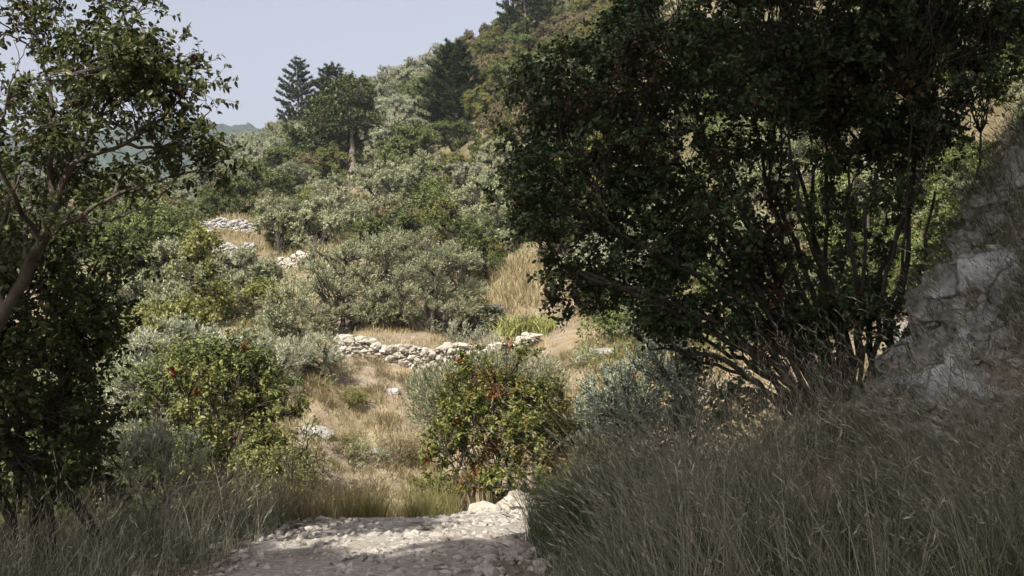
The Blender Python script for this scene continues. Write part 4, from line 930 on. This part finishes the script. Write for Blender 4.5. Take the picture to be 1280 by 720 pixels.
# ================================================================== GRASSES
def tussocks(name, rng, centres, nb, h0, h1, spread, out, bias, width, mat, heads=0., curl=.5, rad=.07, keep=None):
    B = []; Hh = []; Ln = []
    for (x, y) in centres:
        s = math.exp(rng.normal(0, .3)); n = max(4, int(nb * s * rng.uniform(.5, 1.3)))
        a = rng.uniform(0, 6.283, n); u = np.sqrt(rng.uniform(0, 1, n))
        bx = x + np.cos(a) * u * rad * s; by = y + np.sin(a) * u * rad * s
        B.append(np.stack([bx, by], 1)); Hh.append(rng.uniform(h0, h1, n) * s ** .6)
        Ln.append(np.stack([np.cos(a), np.sin(a)], 1) * (u * rng.uniform(.3, 1.2, n) * out)[:, None] + rng.normal(0, spread, (n, 2)) + np.asarray(bias) + rng.normal(0, .1, 2))
    B = np.concatenate(B); Hh = np.concatenate(Hh); Ln = np.concatenate(Ln)
    if keep is not None:
        m = keep(B[:, 0], B[:, 1]); B = B[m]; Hh = Hh[m]; Ln = Ln[m]
    g = Geo(); z = H(B[:, 0], B[:, 1]) - .02
    tip = blades(g, rng, np.stack([B[:, 0], B[:, 1], z], 1), Hh, Ln, width * rng.uniform(.6, 1.3, len(B)), curl)
    if heads:
        k = np.where(rng.random(len(B)) < heads)[0]; d = nz(np.concatenate([Ln[k], np.full((len(k), 1), .4)], 1))
        for rep in range(4):
            leaves(g, tip[k] - d * .025 * rep, d + rng.normal(0, .2, (len(k), 3)), rng.normal(0, 1, (len(k), 3)), np.full(len(k), .04), np.full(len(k), .007), False)
    return tag(link(name, g.mesh(name, M[mat])), kind='stuff')
def spots(rng, n, xmin, xmax, ymin, ymax, keep=None):
    c = np.stack([rng.uniform(xmin, xmax, n), rng.uniform(ymin, ymax, n)], 1)
    return c if keep is None else c[keep(c[:, 0], c[:, 1])]
rng = np.random.default_rng(1001)
offp = lambda x, y: (path_dist(x, y) > 1.0 + .15 * rng.normal(0, 1, len(x)))
rb = lambda x, y: offp(x, y) & (x < 4.0) & (fbm2(x, y, .8, 91, 2) > rng.normal(-.22, .1, len(x))) & ~((x > 2.72 + .55 * np.clip(8.2 - y, -.2, 3)) & (y > 6.2) & (rng.random(len(x)) < .94))
grass_patch('short_grass', rng, clustered(rng, 8000, .2, 4.0, 4.0, 9.2, 240, .12, rb), .08, .34, (-.1, -.05), .5, .0038, 'mixgrass', .1, .6)
tussocks('long_grass', rng, spots(rng, 240, .35, 3.9, 4.0, 9.0, rb), 50, .16, .50, .28, .7, (-.15, -.05), .0036, 'mixgrass', .12, .6, keep=rb)
tussocks('long_grass', rng, spots(rng, 300, .5, 3.9, 4.0, 8.8, rb), 34, .45, .95, .25, .6, (-.25, -.05), .0036, 'palegrass', .45, .55, keep=rb)
tussocks('long_grass', rng, spots(rng, 70, 2.2, 4.0, 4.2, 6.8, rb), 16, .7, 1.15, .2, .35, (-.6, -.05), .0032, 'palegrass', .9, .6, keep=rb)
tussocks('green_grass', rng, spots(rng, 130, .5, 3.4, 4.4, 8.6, rb), 75, .25, .6, .22, .5, (-.1, 0), .0042, 'rush', 0, .6, rad=.1, keep=rb)
tussocks('long_grass', rng, spots(rng, 22, .18, .6, 5.6, 7.6), 45, .10, .28, .25, .6, (.05, 0), .0036, 'mixgrass', .1, .6)
tussocks('rushes', rng, spots(rng, 16, .12, .75, 7.1, 8.7, offp), 130, .25, .6, .12, .35, (-.05, 0), .005, 'rush', 0, .3, rad=.10)
vp = np.array([ground(a, b_)[:2] for a, b_ in zip(rng.uniform(405, 560, 26), rng.uniform(9.9, 10.9, 26))])
tussocks('verge_grass', rng, vp, 75, .10, .30, .25, .6, (0, 0), .0045, 'greengrass', 0, .5, rad=.08)
lb = lambda x, y: offp(x, y) & (x < -1.75)
tussocks('left_grass', rng, spots(rng, 110, -4.2, -1.85, 5.5, 9.8, lb), 45, .15, .42, .25, .55, (.05, 0), .0038, 'mixgrass', .1, .6, keep=lb)
grass_patch('left_grass', rng, clustered(rng, 7000, -4.2, -1.8, 5.4, 9.8, 200, .13, lb), .10, .36, (.1, 0), .4, .0042, 'mixgrass', .3)
grass_patch('left_grass', rng, clustered(rng, 1800, -4.0, -1.8, 5.6, 9.8, 110, .16, lb), .4, .85, (.1, 0), .38, .0035, 'palegrass', .8)
tussocks('verge_grass', rng, spots(rng, 120, -2.7, .6, 9.4, 12.2, offp), 55, .12, .42, .25, .5, (0, 0), .005, 'drygrass', .3, .5, keep=lambda x, y: path_dist(x, y) > .75)
tussocks('verge_grass', rng, spots(rng, 26, -2.4, .2, 9.4, 12.0, offp), 110, .15, .42, .2, .5, (0, 0), .005, 'greengrass', 0, .5, rad=.09)
grass_patch('tree_foot_grass', rng, clustered(rng, 12000, 1.2, 4.6, 8.8, 13.5, 140, .16, offp), .08, .34, (-.1, 0), .4, .005, 'mixgrass', .3)
bank = lambda x, y: (y < 30.0)
tussocks('bank_grass', rng, spots(rng, 420, -7, 4.5, 22, 30), 60, .12, .34, .2, .7, (0, -.35), .012, 'drygrass', 0, .7, rad=.16, keep=bank)
grass_patch('bank_grass', rng, clustered(rng, 16000, -7, 4.5, 21.5, 30, 520, .13, bank), .10, .36, (0, -.3), .6, .014, 'drygrass')
grass_patch('terrace_grass', rng, clustered(rng, 9000, -4.5, 4, 30.6, 37, 130, .3), .06, .3, (0, -.1), .4, .018, 'drygrass')
grass_patch('terrace_grass', rng, clustered(rng, 5000, -1, 3.5, 35.5, 44, 60, .35), .3, .8, (-.1, -.1), .35, .03, 'drygrass')
grass_patch('slope_grass', rng, clustered(rng, 14000, -19, -8, 42, 72, 200, .5), .15, .6, (0, -.1), .4, .04, 'drygrass')
grass_patch('outcrop_grass', rng, clustered(rng, 11000, 2.8, 5.2, 6.6, 9.6, 120, .09), .10, .45, (-.4, -.2), .35, .005, 'mixgrass', .5)

# ================================================================== TALL TREES BEHIND THE CAMERA (unseen, added to shade the near ground)
SHADE = [(-2.3, .6, -.2, 3.1, 3.0, 'unseen tall tree beside the viewpoint, leaning over the path, added for shade'), (-4.4, -4.2, -4.3, -3.9, 3.1, 'unseen tall tree behind the viewpoint to the left, added for shade'),
         (-9.5, -3.2, -9.2, -2.7, 3.1, 'unseen tall tree furthest left behind the viewpoint, added for shade'), (3.6, 1.4, 3.0, 3.4, 3.2, 'unseen tall tree on the bank right of the viewpoint, added for shade'), (-.9, -2.6, -.9, -1.2, 2.8, 'unseen tall tree straight behind the viewpoint, added for shade'), (4.5, -3, 3.6, -1.8, 3.2, 'unseen tall tree on the bank behind the viewpoint, added for shade')]
def shade_trees():
    sh = dict(n_sh=6, sh_len=.8, n_lf=9, L=.3, W=.2, wo=.7, wu=.3, wr=.9, full=False)
    for i, (x, y, cx, cy, r, lab) in enumerate(SHADE):
        b = np.array([x, y, G(x, y)])
        ells = [((cx, cy, 10.2), (r, r, 2.6), 1.)]
        plant('added_shade_tree', lab, 'tree', b, ells, 330, 'darkoak', 700 + i, k1=4, k2=6, r0=.22, sh=sh, parts=('trunk', 'crown'), shell=.1, spread=.05, group='unseen trees added to shade the path')
shade_trees()

# ================================================================== HAZE
def haze():
    g = Geo(); x0, x1, y0, y1, z0, z1 = -2300, 2300, -500, 2950, -46, 262
    v = [(x, y, z) for z in (z0, z1) for y in (y0, y1) for x in (x0, x1)]
    g.add(v, [(0, 2, 3, 1), (4, 5, 7, 6), (0, 1, 5, 4), (2, 6, 7, 3), (0, 4, 6, 2), (1, 3, 7, 5)])
    m, nt, out = newmat('haze'); pv = N(nt, 'ShaderNodeVolumePrincipled', Density=HAZE); pv.inputs['Color'].default_value = (.76, .84, 1, 1)
    nt.links.new(pv.outputs[0], out.inputs['Volume'])
    tag(link('haze', g.mesh('haze', m, False)), kind='stuff')
HAZE = .0002
haze()

# ================================================================== CAMERA, SUN, SKY
cam = bpy.data.cameras.new('camera'); co = bpy.data.objects.new('camera', cam); COL.objects.link(co)
cam.sensor_width = 36; cam.lens = 36 * F / 1280; cam.clip_end = 6000; cam.clip_start = .05
co.location = (0, 0, CAMZ); co.rotation_euler = (math.pi / 2 + PITCH, 0, 0); S.camera = co
elev = math.asin(TO_SUN[2])
sl = bpy.data.lights.new('sun', 'SUN'); sl.energy = 4.2; sl.angle = math.radians(.5); sl.color = (1, .94, .85)
so_ = bpy.data.objects.new('sun', sl); COL.objects.link(so_); so_.rotation_euler = Vector(TO_SUN).to_track_quat('Z', 'Y').to_euler()
wd = bpy.data.worlds.new('World'); S.world = wd; wd.use_nodes = True
nt = wd.node_tree; bg = nt.nodes['Background']; sk = nt.nodes.new('ShaderNodeTexSky'); sk.sky_type = 'NISHITA'; sk.sun_disc = False
sk.sun_elevation = elev; sk.sun_rotation = math.atan2(TO_SUN[0], TO_SUN[1]); sk.air_density = 1.0; sk.dust_density = 7.0; sk.ozone_density = 3.0
hs_ = nt.nodes.new('ShaderNodeHueSaturation'); hs_.inputs['Saturation'].default_value = .47; hs_.inputs['Value'].default_value = 1.5
nt.links.new(sk.outputs[0], hs_.inputs['Color']); tn = nt.nodes.new('ShaderNodeMix'); tn.data_type = 'RGBA'; tn.blend_type = 'MULTIPLY'; tn.inputs[0].default_value = 1; tn.inputs[7].default_value = (1.035, .99, 1.0, 1)
nt.links.new(hs_.outputs[0], tn.inputs[6]); nt.links.new(tn.outputs[2], bg.inputs[0]); bg.inputs[1].default_value = .075
S.view_settings.view_transform = 'Standard'; S.view_settings.look = 'None'; S.view_settings.gamma = 1; S.view_settings.exposure = 1.0
S.cycles.max_bounces = 6; S.cycles.diffuse_bounces = 3; S.cycles.glossy_bounces = 2; S.cycles.transmission_bounces = 4; S.cycles.volume_bounces = 0
S.cycles.use_denoising = True
